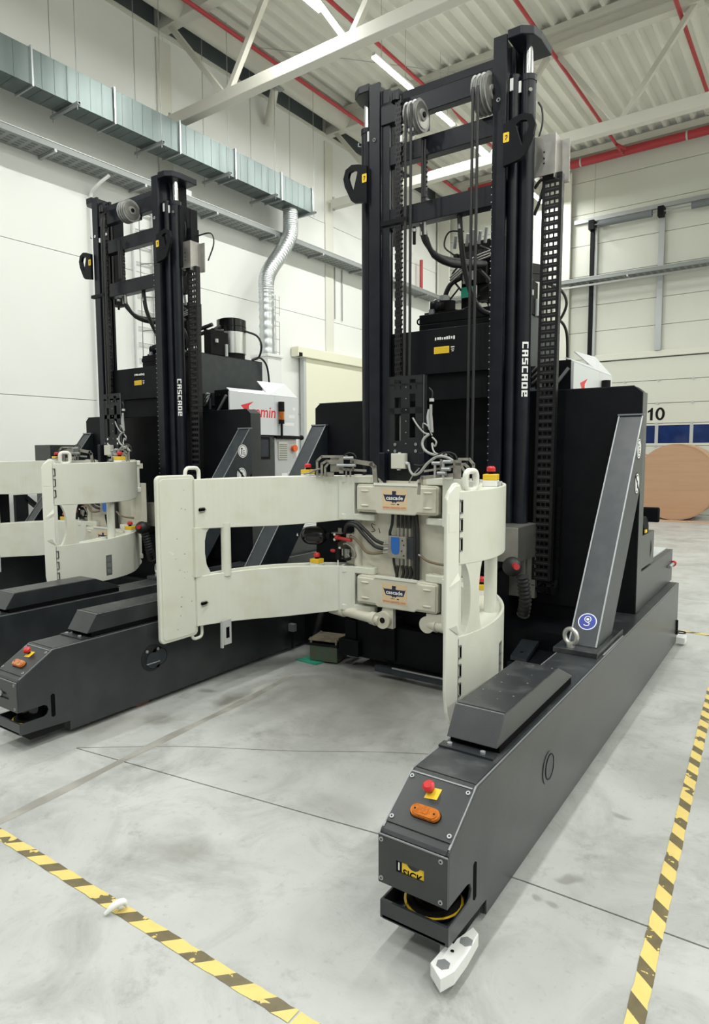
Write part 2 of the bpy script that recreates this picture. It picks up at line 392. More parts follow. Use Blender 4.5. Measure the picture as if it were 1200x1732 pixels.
# ---- left wall
wl = MB().box(XW-.25, XW-.05, YF, YB, 0, 9.15, 'seam').build('wall_left'); tag(wl, kind='structure')
ys = [YF, -1.55, 3.35, 8.2, 13.05, YB]; zs = [0, 2.5, 4.82, 7.10, 9.15]
for i in range(5):
    for j in range(4):
        MB().box(XW-.05, XW, ys[i]+.004, ys[i+1]-.004, zs[j]+.004, zs[j+1]-.004, 'white').build('wall_panel', wl, bevel=.004)
for y in (3.35, 8.2, 13.05):
    tag(MB().box(XW, XW+.03, y-.16, y+.16, 0, 9.0, 'col').build('trim_column', bevel=.008), kind='structure')
# grey strip window under the eaves
ew = empty('window_1', (XW, 0, 9.3)); tag(ew, kind='structure')
for i in range(5):
    MB().box(XW-.12, XW-.08, ys[i]+.10, ys[i+1]-.10, 9.17, 9.58, mat('eaves_pane', (.115, .135, .145), .3) if i == 0 else bpy.data.materials['eaves_pane']).build('pane', ew, off=(-XW, 0, -9.3))
    MB().box(XW-.14, XW-.02, ys[i+1]-.10, ys[i+1]+.10, 9.17, 9.58, 'col').build('mullion', ew, off=(-XW, 0, -9.3))
MB().box(XW-.15, XW-.0, YF, YB, 9.58, ZD+.1, 'col').build('head_rail', ew, off=(-XW, 0, -9.3))
MB().box(XW-.15, XW+.02, YF, YB, 9.09, 9.17, 'col').build('sill_rail', ew, off=(-XW, 0, -9.3))

# ---- back wall
wb = MB().box(XW-.25, XR, YB+.05, YB+.25, 0, 9.5, 'seam').build('wall_back'); tag(wb, kind='structure')
DX0, DX1 = -5.44, -1.2
zr = [0, 4.12, 4.85, 5.55, 6.35, 7.16, 7.98, 8.83, 9.45]
xs_ = [XW, DX0, DX1, 4.0, XR]
for i in range(4):
    for j in range(8):
        if i == 1 and j == 0: continue
        MB().box(xs_[i]+.002, xs_[i+1]-.002, YB, YB+.05, zr[j]+.005, zr[j+1]-.005, 'panel').build('wall_panel', wb, bevel=.005)
for k, x in enumerate((-9.9, -6.22)):
    t = MB().box(x-.20, x+.20, YB-.16, YB-.10, 0, 9.1, 'col').box(x-.025, x+.025, YB-.10, YB, 0, 9.1, 'col').box(x-.20, x-.16, YB-.2, YB-.06, 0, 9.1, 'col').build('trim_column', bevel=.008)
    tag(t, kind='structure')
# overhead door number 10
d = empty('door_1', (DX0, YB, 0)); tag(d, kind='structure'); of = (-DX0, -YB, 0)
dz = [0, .62, 1.24, 1.75, 2.33, 2.85, 3.44, 4.02]
for j in range(7):
    if j == 3: continue
    MB().box(DX0+.05, DX1-.05, YB-.01, YB+.04, dz[j]+.006, dz[j+1]-.006, 'door').build('door_section', d, off=of, bevel=.006)
ws = MB()
wx = [DX0+.05, -4.52, -3.697, -2.877, -2.06, DX1-.05]
for a, b in zip(wx, wx[1:]):
    MB().box(a+.04, b-.04, YB+.005, YB+.015, 1.82, 2.28, 'glassb').build('pane', d, off=of)
for z0, z1 in ((1.756, 1.82), (2.28, 2.324)): MB().box(DX0+.05, DX1-.05, YB-.01, YB+.04, z0, z1, 'door').build('window_rail', d, off=of)
for x in wx: MB().box(x-.04, x+.04, YB-.01, YB+.04, 1.82, 2.28, 'cab').build('window_bar', d, off=of)
for j in (2, 3, 4, 5, 6):
    for x in wx[1:-1]:
        MB().cyl((x, YB-.03, dz[j]), (x, YB-.01, dz[j]), .035, 8, 'cab').build('hinge', d, off=of)
MB().box(DX0+.3, DX0+2.2, YB-.012, YB-.011, 1.50, 1.53, 'stred').build('red_stripe', d, off=of)
MB().box(DX0-.1, DX1+.2, YB-.06, YB+.0, 4.04, 4.20, 'col').build('lintel', d, off=of, bevel=.01)
nb = MB()
nb.prism([(-3.80, 2.415), (-3.80, 2.735), (-3.838, 2.735), (-3.87, 2.69), (-3.925, 2.66), (-3.925, 2.61), (-3.865, 2.635), (-3.865, 2.415)], 'y', YB-.0125, YB-.0115, 'ink')
E_ = [(math.cos(2*math.pi*i/28), math.sin(2*math.pi*i/28)) for i in range(28)]
nb.add([(-3.625+.115*a, YB-.0125, 2.575+.165*b) for a, b in E_]+[(-3.625+.050*a, YB-.0125, 2.575+.112*b) for a, b in E_], [(i, (i+1) % 28, 28+(i+1) % 28, 28+i) for i in range(28)], 'ink'); nb.build('number', d, off=of)
tr = MB().box(DX0-.05, DX0+.05, YB-.14, YB-.04, .0, 7.62, M['black']).box(DX0+.06, DX0+.12, YB-.10, YB-.02, 0, 7.55, 'cab')
tr.build('guide_rail', d, off=of)
MB().box(-3.80, -3.66, YB-.10, YB-.02, 4.2, 7.55, 'zinc').build('guide_rail', d, off=of)
sh = MB().cyl((DX0-.1, YB-.2, 7.60), (DX1, YB-.2, 7.60), .02, 8, 'zinc')
for a, b in ((-5.25, -3.95), (-3.05, -1.7)): sh.cyl((a, YB-.2, 7.60), (b, YB-.2, 7.60), .085, 12, mat('spring_grey', (.16, .18, .19), .5) if a < -4 else bpy.data.materials['spring_grey'])
for x in (DX0, -3.74): sh.box(x-.07, x+.07, YB-.28, YB, 7.48, 7.72, 'black')
sh.build('spring_shaft', d, off=of)
MB().box(-5.95, DX1+.2, YB-.08, YB, 7.74, 7.84, 'zinc').build('spring_rail', d, off=of)

# ---- sliding door in the left wall
d2 = empty('door_2', (XW, 11.8, 0)); tag(d2, kind='structure'); of = (-XW, -11.8, 0)
MB().box(XW+.06, XW+.16, 11.95, 16.2, .05, 3.80, 'creamdoor').build('door_leaf', d2, off=of, bevel=.01)
MB().box(XW+.02, XW+.24, 11.60, 16.8, 3.80, 4.02, 'creamdoor').build('track_cover', d2, off=of, bevel=.01)
MB().box(XW+.06, XW+.17, 11.86, 11.95, .05, 3.80, 'cab').build('door_edge', d2, off=of)
MB().box(XW+.14, XW+.26, 11.62, 11.72, 3.80, 3.88, 'black').build('track_stop', d2, off=of)

# ---- the sides of the hall behind and right of the viewer
wr_ = MB().box(XR, XR+.2, YF, YB+.2, 0, 9.6, 'panel').build('wall_right'); tag(wr_, kind='structure')
wf_ = MB().box(XW-.25, XR, YF-.2, YF, 0, 9.6, mat('far_hall_wall', (.22, .225, .22), .7)).build('wall_front'); tag(wf_, kind='structure')
# ---- roof: trapezoidal deck, trusses, eaves beam
dk = MB(); X = XW-.3; prof = []
while X < XR:
    prof += [(X, ZD+.10), (X+.13, ZD+.10), (X+.19, ZD), (X+.25, ZD)]; X += .31
n = len(prof)
dk.add([(x, YF, z) for x, z in prof]+[(x, YB+.3, z) for x, z in prof], [(i, i+1, n+i+1, n+i) for i in range(n-1)], 'deck')
ce = dk.build('ceiling'); tag(ce, kind='structure')
MB().box(XW-.3, XR, YF, YB+.3, ZD+.16, ZD+.2, 'deck').build('roof_board', ce)
tag(MB().box(XW, XR, YB-.22, YB+.06, 9.44, 9.60, 'truss').build('trim_eaves'), kind='structure')
eb = MB().cyl((-9.62, YF, 9.33), (-9.62, YB, 9.33), .20, 20, 'truss'); 
t = eb.build('eaves_beam'); tag(t, 'thick round off-white edge beam running along the left wall under the roof', 'beam')
def truss(y, label, x1=XR):
    r = empty('roof_truss', (XW+.12, y, 7.55)); tag(r, label, 'roof truss', 'white lattice trusses under the roof'); of = (-(XW+.12), -y, -7.55)
    MB().box(XW+.13, x1, y-.09, y+.09, 7.44, 7.64, 'truss').build('bottom_chord', r, off=of, bevel=.012)
    MB().box(XW+.0, x1, y-.10, y+.10, 9.14, 9.30, 'truss').box(XW, x1, y-.03, y+.03, 9.30, 9.5, 'truss').box(XW, x1, y-.12, y+.12, 9.5, ZD, 'truss').build('top_chord', r, off=of)
    xb = -8.53; k = 0; xt = -9.9
    while xb < x1-1:
        MB().bar([(xt, y, 9.16), (xb-.06, y, 7.62)], .09, .09, (0, 1, 0), 'truss').build('diagonal', r, off=of)
        xt = xb+1.275
        if xt < x1: MB().bar([(xb+.06, y, 7.62), (xt-.08, y, 9.16)], .09, .09, (0, 1, 0), 'truss').build('diagonal', r, off=of)
        xt += .1; xb += 2.55; 
    MB().cyl((XW+.16, y, 7.40), (XW+.16, y, 7.72), .03, 8, 'zinc').build('anchor_bolt', r, off=of)
    return r
truss(8.2, 'nearer off-white lattice roof truss, whose bottom chord ends above the duct')
truss(13.05, 'farther off-white lattice roof truss, crossing behind the tall mast')
t = empty('eaves_strut', (XW, 10.6, 9.0)); tag(t, 'short round off-white strut between left wall and eaves beam', 'strut')
MB().cyl((XW+.10, 10.85, 8.55), (-9.62, 10.6, 9.03), .085, 14, 'truss').build('pipe', t, off=(-XW, -10.6, -9.0))
MB().box(-9.70, -9.58, 10.35, 10.85, 9.10, 9.125, 'zinc').build('plate', t, off=(-XW, -10.6, -9.0))

bc = MB().tube([(-9.38, 9.82, 9.40), (-6.55, 13.0, 9.40)], .008, 6, 'zinc').build('bracing_cable'); tag(bc, 'thin steel bracing cable slung diagonally under the roof deck', 'cable')
# ---- lamps: modelled fixtures with a lit diffuser and an area lamp each
lamp_proto = {}
def lamp(x, y0, y1, z, label, group='lit strip lamps under the roof', watts=LAMP_W):
    r = empty('ceiling_lamp', (x, (y0+y1)/2, z)); tag(r, label, 'ceiling lamp', group); of = (-x, -(y0+y1)/2, -z)
    MB().box(x-.035, x+.035, y0, y1, z+.02, z+.075, 'lampbody').build('housing', r, off=of)
    MB().box(x-.045, x+.045, y0+.01, y1-.01, z-.012, z+.02, 'lamp').build('diffuser', r, off=of)
    for yy in (y0+.25, y1-.25): MB().cyl((x, yy, z+.07), (x, yy, ZD), .004, 5, 'zinc').build('hanger_wire', r, off=of)
    a = bpy.data.lights.new('lamp_light', 'AREA'); a.shape = 'RECTANGLE'; a.size = .08; a.size_y = y1-y0; a.energy = watts*(y1-y0)/1.3; a.color = (.985, 1, .965)
    l = bpy.data.objects.new('lamp_light', a); C.objects.link(l); l.parent = r; l.location = (0, 0, -.03)
    return r
LX = -6.73
lamp(LX, 7.22, 8.50, 8.4, 'lit strip lamp just above the near truss, cut by the top of the photo')
lamp(LX, 9.95, 11.25, 8.4, 'long lit strip lamp above the left end of the tall mast, between the two trusses')
lamp(LX, 12.10, 12.92, 8.4, 'lit strip lamp seen beside the pulley in the upper mast opening')
lamp(LX, 13.80, 15.10, 8.4, 'lit strip lamp seen behind the mast ropes below the second crossbeam')
lamp(LX, 16.95, 18.22, 8.4, 'farthest lit strip lamp, near the back wall, right of the tall mast')
for x in (-1.6, 3.4, 8.0):  # added rows of unseen lamps that light the hall
    for y in (-5.0, -1.5, 2.0, 5.6, 10.2, 14.0, 16.6):
        if x == -1.6 and y > 9: continue
        lamp(x, y, y+1.3, 8.4, 'unseen strip lamp added to light the hall, out of frame', 'unseen strip lamps added to light the hall', LAMP_W*1.1)
for y in (-5.0, -1.5, 2.0): lamp(LX, y, y+1.3, 8.4, 'unseen strip lamp added to light the hall, out of frame', 'unseen strip lamps added to light the hall', LAMP_W*1.1)  # added unseen lamps continuing the visible row

# ---- sprinkler pipes
def pipe(name, runs, r, label, group=None):
    o = MB()
    for p in runs: o.tube(p, r, 12, 'red')
    t = o.build(name); tag(t, label, 'pipe', group); return t
G = 'red sprinkler pipes under the roof'
z = 9.06
p = pipe('sprinkler_pipe', [[(-9.02, YF, z), (-9.02, 17.9, z)]], .038, 'red sprinkler pipe beside the round eaves beam at left', G)
p = pipe('sprinkler_pipe', [[(-7.10, YF, z), (-7.10, 17.9, z)]], .036, 'red sprinkler pipe running just right of the strip lamps', G)
p = pipe('sprinkler_pipe', [cr([(-4.60, YF, z), (-4.60, 4, z), (-4.60, 16.9, z), (-4.58, 17.3, z-.02), (-4.50, 17.75, z+.02), (-4.62, 18.05, 9.17), (-4.66, 18.25, 9.2)], 5)], .036, 'red sprinkler pipe with an elbow down to the main, right of the mast top', G)
p = pipe('sprinkler_pipe', [[(-2.45, YF, z), (-2.45, 18.2, z)]], .036, 'red sprinkler pipe at the upper right corner of the photo', G)
mp = empty('sprinkler_main', (-6.8, 18.33, 9.25)); tag(mp, 'thick red sprinkler main along the top of the back wall', 'pipe')
MB().cyl((-9.0, 18.33, 9.25), (XR, 18.33, 9.25), .105, 16, 'red').build('main_pipe', mp, off=(6.8, -18.33, -9.25))
for x in (-5.75, -3.2): MB().cyl((x-.02, 18.33, 9.25), (x+.02, 18.33, 9.25), .112, 16, 'cab').build('coupling', mp, off=(6.8, -18.33, -9.25))
dp = pipe('fire_riser_pipe', [[(-9.98, 17.24, 7.2), (-9.98, 17.24, 6.275)]], .05, 'red riser pipe on the far left wall, seen through the mast opening')

# ---- rectangular duct with supports
dc = empty('air_duct', (-9.3, 8.2, 6.8)); tag(dc, 'rectangular galvanised air duct hung along the left wall', 'air duct'); of = (9.3, -8.2, -6.8)
XD0, XD1, ZT, ZB_ = -9.73, -9.3, 7.225, 6.735
yj = [-4.5, -2.9, -1.3, .4, 2.0, 3.7, 5.24, 6.55, 7.82, 9.12, 10.4, 11.38]
for a, b in zip(yj, yj[1:]):
    s = MB().box(XD0, XD1, a+.004, b-.004, ZB_, ZT, 'galv')
    k = a+.15
    while k < b-.1:
        s.box(XD1, XD1+.004, k-.004, k+.004, ZB_+.01, ZT-.01, 'galv'); s.box(XD0+.01, XD1-.01, k-.004, k+.004, ZB_-.004, ZB_, 'galv'); k += .19
    s.build('duct_section', dc, off=of)
    MB().box(XD0-.03, XD1+.03, b-.012, b+.012, ZB_-.03, ZT+.03, 'spiral').build('flange', dc, off=of)
for y in (4.35, 5.85, 7.35, 8.85, 10.1, 11.3):
    MB().box(XD0-.15, XD1+.17, y-.025, y+.025, ZB_-.062, ZB_-.022, M['zinc']).box(XD1+.17, XD1+.172, y-.018, y+.018, ZB_-.056, ZB_-.028, 'dark').build('support_rail', dc, off=of)
    for x in (XD0-.11, XD1+.12): MB().cyl((x, y, ZB_-.12), (x, y, 9.3), .006, 6, 'zinc').build('threaded_rod', dc, off=of)
# ---- spiral pipe dropping from the duct
sp = empty('spiral_pipe', (-9.55, 10.6, 3.6)); tag(sp, 'shiny ribbed spiral pipe with two bends dropping from the air duct', 'pipe'); of = (9.55, -10.6, -3.6)
path = cr([(-9.52, 10.93, 6.75), (-9.52, 10.93, 6.45), (-9.52, 10.90, 6.18), (-9.53, 10.62, 5.75), (-9.55, 10.30, 5.35), (-9.56, 10.20, 5.1), (-9.56, 10.20, 4.8), (-9.56, 10.20, 3.62)], 22)
MB().tube(path, [.152+(.011 if i % 3 == 0 else 0) for i in range(len(path))], 22, 'spiral').build('pipe', sp, off=of)
MB().ring((-9.52, 10.93, 6.74), .165, .02, 'z', 20, 8, 'galv').build('collar', sp, off=of)
MB().box(-9.42, -9.38, 10.28, 10.40, 4.30, 4.42, 'whitepl').build('damper_lever', sp, off=of)
# white vertical box below it and wire guard
bx = MB().box(-9.80, -9.36, 10.0, 10.42, 0.0, 3.60, 'whitepl').box(-9.83, -9.33, 9.97, 10.45, 3.56, 3.62, 'whitepl').build('duct_casing', bevel=.01)
tag(bx, 'tall white casing below the spiral pipe against the left wall', 'casing')
def cage(x, y, z0, z1, r, name, label, nv=5, dz_=.28):
    c = empty(name, (x, y, z0)); tag(c, label, 'ladder'); of = (-x, -y, -z0)
    for k in range(nv):
        a = math.pi*(k/(nv-1))-math.pi/2
        MB().cyl((x+r*math.cos(a), y+r*math.sin(a), z0), (x+r*math.cos(a), y+r*math.sin(a), z1), .009, 6, 'tray').build('cage_bar', c, off=of)
    zz = z0+.1
    while zz < z1:
        MB().tube([(x+r*math.cos(t), y+r*math.sin(t), zz) for t in [math.pi*i/12-math.pi/2 for i in range(13)]], .010, 6, 'tray').build('hoop', c, off=of); zz += dz_*2
    for s_ in (-.2, .2): MB().box(x-.33, x-.28, y+s_-.02, y+s_+.02, 0.0 if z0 < 3 else z0-1, z1, 'whitepl').build('stile', c, off=of)
    zz = z0-.6
    while zz < z1: MB().cyl((x-.305, y-.2, zz), (x-.305, y+.2, zz), .014, 6, 'whitepl').build('rung', c, off=of); zz += dz_
    return c
cage(-9.80, 7.62, 2.5, 6.0, .30, 'caged_ladder', 'white caged ladder on the left wall, seen through the rear truck\'s mast')
wg = MB()
for y in (10.53, 10.65): wg.cyl((-9.62, y, 1.2), (-9.62, y, 4.9), .006, 5, 'tray').cyl((-9.62, 10.40, 1.2), (-9.62, y, 1.2), .006, 5, 'tray')
for k in range(14): wg.cyl((-9.62, 10.45, 1.3+k*.27), (-9.62, 10.66, 1.3+k*.27), .005, 5, 'tray')
wg.build('wire_guard', bx)

# ---- cable trays
def tray(name, a, b, width, along, label):
    r = empty(name, a); tag(r, label, 'cable tray'); of = tuple(-q for q in a); x, y, z = a
    if along == 'y':
        L0, L1 = a[1], b[1]; B = lambda p0, p1, q0, q1, z0, z1, m_: MB().box(x+p0, x+p1, q0, q1, z0, z1, m_)
    else:
        L0, L1 = a[0], b[0]; B = lambda p0, p1, q0, q1, z0, z1, m_: MB().box(q0, q1, y-p1, y-p0, z0, z1, m_)
    B(0, width, L0, L1, z, z+.004, 'tray').build('tray_bottom', r, off=of)
    B(width-.004, width+.004, L0, L1, z, z+.085, 'tray').build('side_rail', r, off=of)
    B(width-.012, width+.012, L0, L1, z+.085, z+.10, 'rimz').build('side_rim', r, off=of)
    B(-.004, .004, L0, L1, z, z+.085, 'tray').build('side_rail', r, off=of)
    sl = MB(); q = L0+.1
    while q < L1-.2:
        for k in range(4):
            w0 = width*(.12+.2*k); bb = B(w0, w0+width*.13, q, q+.10, z-.0015, z-.0005, 'hole'); sl.add(bb.v, bb.f, 'hole')
        q += .16
    o = sl.build('perforation', r, off=of); o['kind'] = 'stuff'
    q = L0+1.3
    while q < L1:
        B(-.02, width+.02, q-.02, q+.02, z-.045, z-.003, 'zinc').build('support_arm', r, off=of); q += 1.62 if along == 'y' else 2.0
    return r
tray('cable_tray', (XW+.03, -2.0, 6.17), (0, 18.0, 0), .42, 'y', 'perforated galvanised cable tray along the left wall below the duct')
tray('cable_tray', (XW+.4, YB-.04, 6.13), (XR, 0, 0), .36, 'x', 'galvanised cable tray crossing the back wall above the overhead door')
cb = MB()
for k in range(3): cb.cyl((-6.3, YB-.42-.02*k, 6.02-.02*k), (-1, YB-.42-.02*k, 6.02-.02*k), .012, 6, 'cable')
tag(cb.build('cable_bundle'), 'thin cables slung under the tray on the back wall', 'cable')
dp = empty('down_pipe', (XW+.05, 6.6, 0)); tag(dp, 'thin white conduit from the cable tray down the left wall, left of the rear mast', 'pipe')
MB().tube(cr([(XW+.38, 6.75, 6.13), (XW+.20, 6.62, 5.95), (XW+.06, 6.60, 5.8), (XW+.06, 6.60, 5.2)], 5)+[(XW+.06, 6.60, 0.2)], .028, 10, 'whitepl').build('conduit', dp, off=(-XW-.05, -6.6, 0))
MB().box(XW+.30, XW+.46, 7.9, 8.4, 6.26, 6.36, 'whitepl').build('tray_socket', dp, off=(-XW-.05, -6.6, 0))
for yy in (13.25, 13.55):
    c = MB().cyl((XW+.03, yy, 4.9), (XW+.03, yy, 6.15), .014, 6, 'cable').build('drop_conduit'); tag(c, ('left' if yy < 13.4 else 'right')+' one of two thin conduits dropping from the cable tray above the sliding door', 'pipe', 'conduits above the sliding door')

# ---- paper reel on the floor
rl = empty('paper_reel', (-2.90, 16.84, 0)); tag(rl, 'huge brown kraft paper reel lying on its side before the overhead door', 'paper reel'); of = (2.90, -16.84, 0)
MB().cyl((-2.90, 16.84, .89), (-2.93, 18.0, .89), .89, 64, 'kraft').build('paper_roll', rl, off=of, bevel=.012)
rg = MB()
for R_ in (.868,): rg.ring((-2.90, 16.838, .89), R_, .002, 'y', 64, 5, 'kraftd')
rg.build('wound_edge', rl, off=of)
MB().cyl((-2.90, 16.832, .89), (-2.90, 16.86, .89), .04, 20, 'kraft').build('core_plug', rl, off=of)
cbd = MB().prism([(-3.75, 16.35), (-2.1, 16.45), (-2.0, 16.80), (-3.6, 16.75)], 'z', .001, .006, 'kraft').build('cardboard_sheet'); tag(cbd, 'flat cardboard sheet on the floor in front of the paper reel', 'cardboard')

# ---- floor tapes (object space runs along the tape)
def tape(name, p0, p1, w, label, pieces=((0, 1),)):
    d_ = Vector((p1[0]-p0[0], p1[1]-p0[1], 0)); L = d_.length; a = math.atan2(d_.y, d_.x)
    b = MB()
    for s0, s1 in pieces:
        n_ = max(2, int((s1-s0)*L/.03)); row = []
        for i in range(n_+1):
            x = L*(s0+(s1-s0)*i/n_); row += [(x, -w/2+random.uniform(-.002, .002), .0012+random.uniform(0, .0012)), (x, w/2+random.uniform(-.002, .002), .0012+random.uniform(0, .0012))]
        b.add(row, [(2*i, 2*i+2, 2*i+3, 2*i+1) for i in range(n_)], 'tape')
    o = b.build(name); o.location = (p0[0], p0[1], 0); o.rotation_euler = (0, 0, a); tag(o, label, 'floor tape', 'yellow and black floor tapes'); return o
dirv = Vector((1.65, .035, 0))
tape('hazard_tape', (-4.6, 1.230), (-.95, 1.310), .050, 'worn yellow-black hazard tape across the floor at lower left', ((0, .942), (.944, 1)))
tape('hazard_tape', (-.342, 1.45), (-.573, 4.95), .050, 'worn yellow-black hazard tape running along the right edge of the photo')
tp = tape('hazard_tape', (-1.20, 6.39), (.6, 6.37), .06, 'thin yellow tape on the floor behind the front truck\'s right leg')
sc_ = MB(); sc_.tube(cr([(-1.965, 1.235, .008), (-1.95, 1.262, .03), (-1.935, 1.29, .035), (-1.93, 1.30, .012)], 4), [.006, .008, .010, .012, .013, .013, .013, .012, .012, .010, .008, .006, .005], 7, 'paper'); sc_.sphere((-1.945, 1.285, .022), .016, 8, 5, 'paper')
tag(sc_.build('paper_scrap'), 'small white crumpled scrap lying on the left floor tape', 'scrap')

# ================================================================== THE TRUCKS (x across from the truck's middle, y along the legs, z up)
ca, sa = math.cos(TURN), math.sin(TURN)
def place(x, y): return (x*ca-y*sa, x*sa+y*ca, 0)
T1 = empty('roll_clamp_truck', place(-2.235, 4.2), TURN); T1['_m'] = 1
def mirror(mb):
    mb.v = [(-x, y, z) for x, y, z in mb.v]; mb.f = [q[::-1] for q in mb.f]; return mb
def screw(mb, p, nrm, r=.009):
    p = Vector(p); nrm = Vector(nrm).normalized(); mb.cyl(p, p+nrm*.004, r, 10, 'zinc'); mb.cyl(p+nrm*.004, p+nrm*.0045, r*.45, 6, 'ink')
def estop_button(mb, p, nrm, k=1.0, plate=True):
    p = Vector(p); nrm = Vector(nrm).normalized()
    mb.cyl(p, p+nrm*.022*k, .010*k, 12, 'ink')
    mb.cyl(p+nrm*.016*k, p+nrm*.030*k, .019*k, 18, 'estop', r1=.021*k); mb.cyl(p+nrm*.030*k, p+nrm*.038*k, .021*k, 18, 'estop', r1=.013*k)

def outrigger(sgn):
    x0, x1 = 1.16, 1.405
    X = (lambda v: v) if sgn > 0 else (lambda v: -(x0+x1)+v)      # the left leg is the same leg moved over
    def bx(mb, a, b, *r): return mb.box(X(a), X(b), *r)
    prof = [(1.70, .226), (1.70, .392), (1.708, .402), (1.900, .517), (1.915, .522), (5.93, .522), (5.93, .03), (1.99, .03), (1.99, .085), (1.70, .100),
            (1.70, .112), (1.93, .112), (1.955, .13), (1.967, .17), (1.955, .208), (1.93, .226)]
    leg = MB().prism(prof, 'x', X(x0+.010), X(x1-.010), 'grey').build('outrigger', T1)
    sprof = prof[:10]+[(1.70, .162), (1.838, .162), (1.856, .170), (1.866, .194), (1.856, .218), (1.838, .226)]
    for a, b in ((x0, x0+.010), (x1-.010, x1)): MB().prism(sprof, 'x', X(a), X(b), 'grey').build('side_plate', leg, bevel=.003)
    P = lambda mb, n, bv=0.0, lab=None: (lambda o: (o.__setitem__('label', lab) if lab else None, o)[1])(mb.build(n, leg, bevel=bv))
    P(MB().prism([(1.916, .5225), (5.925, .5225), (5.925, .5245), (1.916, .5245)], 'x', X(x0+.012), X(x1-.012), 'greytop'), 'deck_plate')
    for xx in (x0+.006, x1-.006):      # rubbed long edges
        P(MB().bar([(X(xx), 1.712, .4055), (X(xx), 1.905, .5215), (X(xx), 5.9, .5245)], .006, .003, (0, 0, 1), 'edge'), 'worn_edge')
    # front cover plate with its window
    fp = MB(); zz0, zz1 = .228, .388
    for a, b, c_, d_ in ((x0, x0+.066, zz0, zz1), (x0+.165, x1, zz0, zz1), (x0+.066, x0+.165, zz0, .285), (x0+.066, x0+.165, .322, zz1)):
        fp.box(X(a), X(b), 1.692, 1.6995, c_, d_, 'grey')
    P(fp, 'front_plate')
    P(MB().box(X(x0), X(x1), 1.6905, 1.695, .3885, .392, 'edge'), 'worn_edge')
    if sgn > 0:
        w = MB().box(X(x0+.066), X(x0+.165), 1.6985, 1.6995, .285, .322, 'styellow')
        v2, f2 = text_geo('SICK', .034, .025); v2 = [(a, b) for a, b in v2 if True]
        put2d(w, v2, f2, (x0+.122, 1.6980, .2845), (1, 0, 0), (0, 0, 1), 'ink')
        w.box(x0+.066, x0+.083, 1.697, 1.6983, .285, .322, 'ink'); w.box(x0+.071, x0+.076, 1.6955, 1.697, .290, .315, 'whitepl')
        w.cyl((x0+.125, 1.6975, .330), (x0+.125, 1.6982, .330), .026, 18, 'screen')
        P(w, 'scanner_window', 0, 'yellow scanner label seen through the slot, lettered SICK')
    else:
        P(MB().cyl((X(x0+.085), 1.690, .31), (X(x0+.085), 1.684, .31), .017, 18, 'zinc'), 'round_knob')
    sc = MB()
    for xx in (x0+.012, x1-.022):
        for z in (.375, .245): screw(sc, (X(xx), 1.692, z), (0, -1, 0), .0075)
    # sloped panel
    import_n = Vector((0, -.125, .205)).normalized()
    def SL(u, t, h=0.0): return Vector((X(x0+(x1-x0)*u), 1.70+.208*t, .396+.124*t))+import_n*h
    sp_ = MB().hexa([SL(.03, .14), SL(.97, .14), SL(.97, .93), SL(.03, .93), SL(.03, .14, .006), SL(.97, .14, .006), SL(.97, .93, .006), SL(.03, .93, .006)], 'grey')
    P(sp_, 'slope_panel', .0015)
    P(MB().hexa([SL(.05, .925, .005), SL(.95, .925, .005), SL(.95, .945, .005), SL(.05, .945, .005), SL(.05, .925, .0085), SL(.95, .925, .0085), SL(.95, .945, .0085), SL(.05, .945, .0085)], 'edge'), 'worn_edge')
    for u, t in ((.08, .86), (.92, .86), (.08, .22), (.92, .22)): screw(sc, SL(u, t, .006), import_n, .0075)
    P(sc, 'screws')
    # amber side light: stadium shaped lens
    lt = MB(); st = []
    for i in range(24):
        a = 2*math.pi*i/24; st.append(((.030 if math.cos(a) > 0 else -.030)+.022*math.cos(a), .022*math.sin(a)))
    e1 = Vector((1, 0, 0)); e2 = Vector((0, .208, .124)).normalized(); c0 = SL(.50, .40, .006)
    for (k, h0, h1, m_) in ((1.06, 0, .004, 'ink'), (1.0, .004, .013, 'amber'), (.86, .013, .017, 'amber')):
        vv = [c0+e1*a*k+e2*b*k+import_n*h0 for a, b in st]+[c0+e1*a*k*.97+e2*b*k*.95+import_n*h1 for a, b in st]; n_ = len(st)
        lt.add(vv, [tuple(range(n_, 2*n_))]+[(i, (i+1) % n_, n_+(i+1) % n_, n_+i) for i in range(n_)], m_, False)
    lt.hexa([c0+e1*a+e2*b+import_n*h for h in (.0165, .0185) for a, b in ((-.011, -.009), (.011, -.009), (.011, .009), (-.011, .009))], 'amber')
    for a in (-.034, .034): lt.cyl(c0+e1*a+import_n*.012, c0+e1*a+import_n*.0175, .0035, 8, 'ink')
    P(lt, 'side_light', 0, 'amber oval side light')
    eb_ = MB(); c1 = SL(.42, .73, .006)
    y0_ = c1+e1*.012-e2*.006
    eb_.hexa([y0_+e1*a+e2*b+import_n*h for h in (0, .0015) for a, b in ((-.022, -.024), (.022, -.018), (.024, .022), (-.020, .018))], 'styellow')
    estop_button(eb_, c1, import_n, 1.0)
    P(eb_, 'emergency_button', 0, 'red mushroom emergency button on a yellow square')
    # slot tray and scanner
    tw = MB(); bx(tw, x0+.002, x1-.002, 1.70, 1.710, .104, .163, 'grey')
    P(tw, 'scanner_tray')
    cx = X((x0+x1)/2+.005)
    s_ = MB().cyl((cx, 1.83, .114), (cx, 1.83, .135), .085, 28, 'ink').cyl((cx, 1.83, .135), (cx, 1.83, .1365), .098, 28, 'yellow').cyl((cx, 1.83, .1365), (cx, 1.83, .142), .090, 28, 'ink').cyl((cx, 1.83, .142), (cx, 1.83, .225), .070, 28, 'glossblk')
    P(s_, 'laser_scanner', 0, 'black scanner head over a yellow ring')
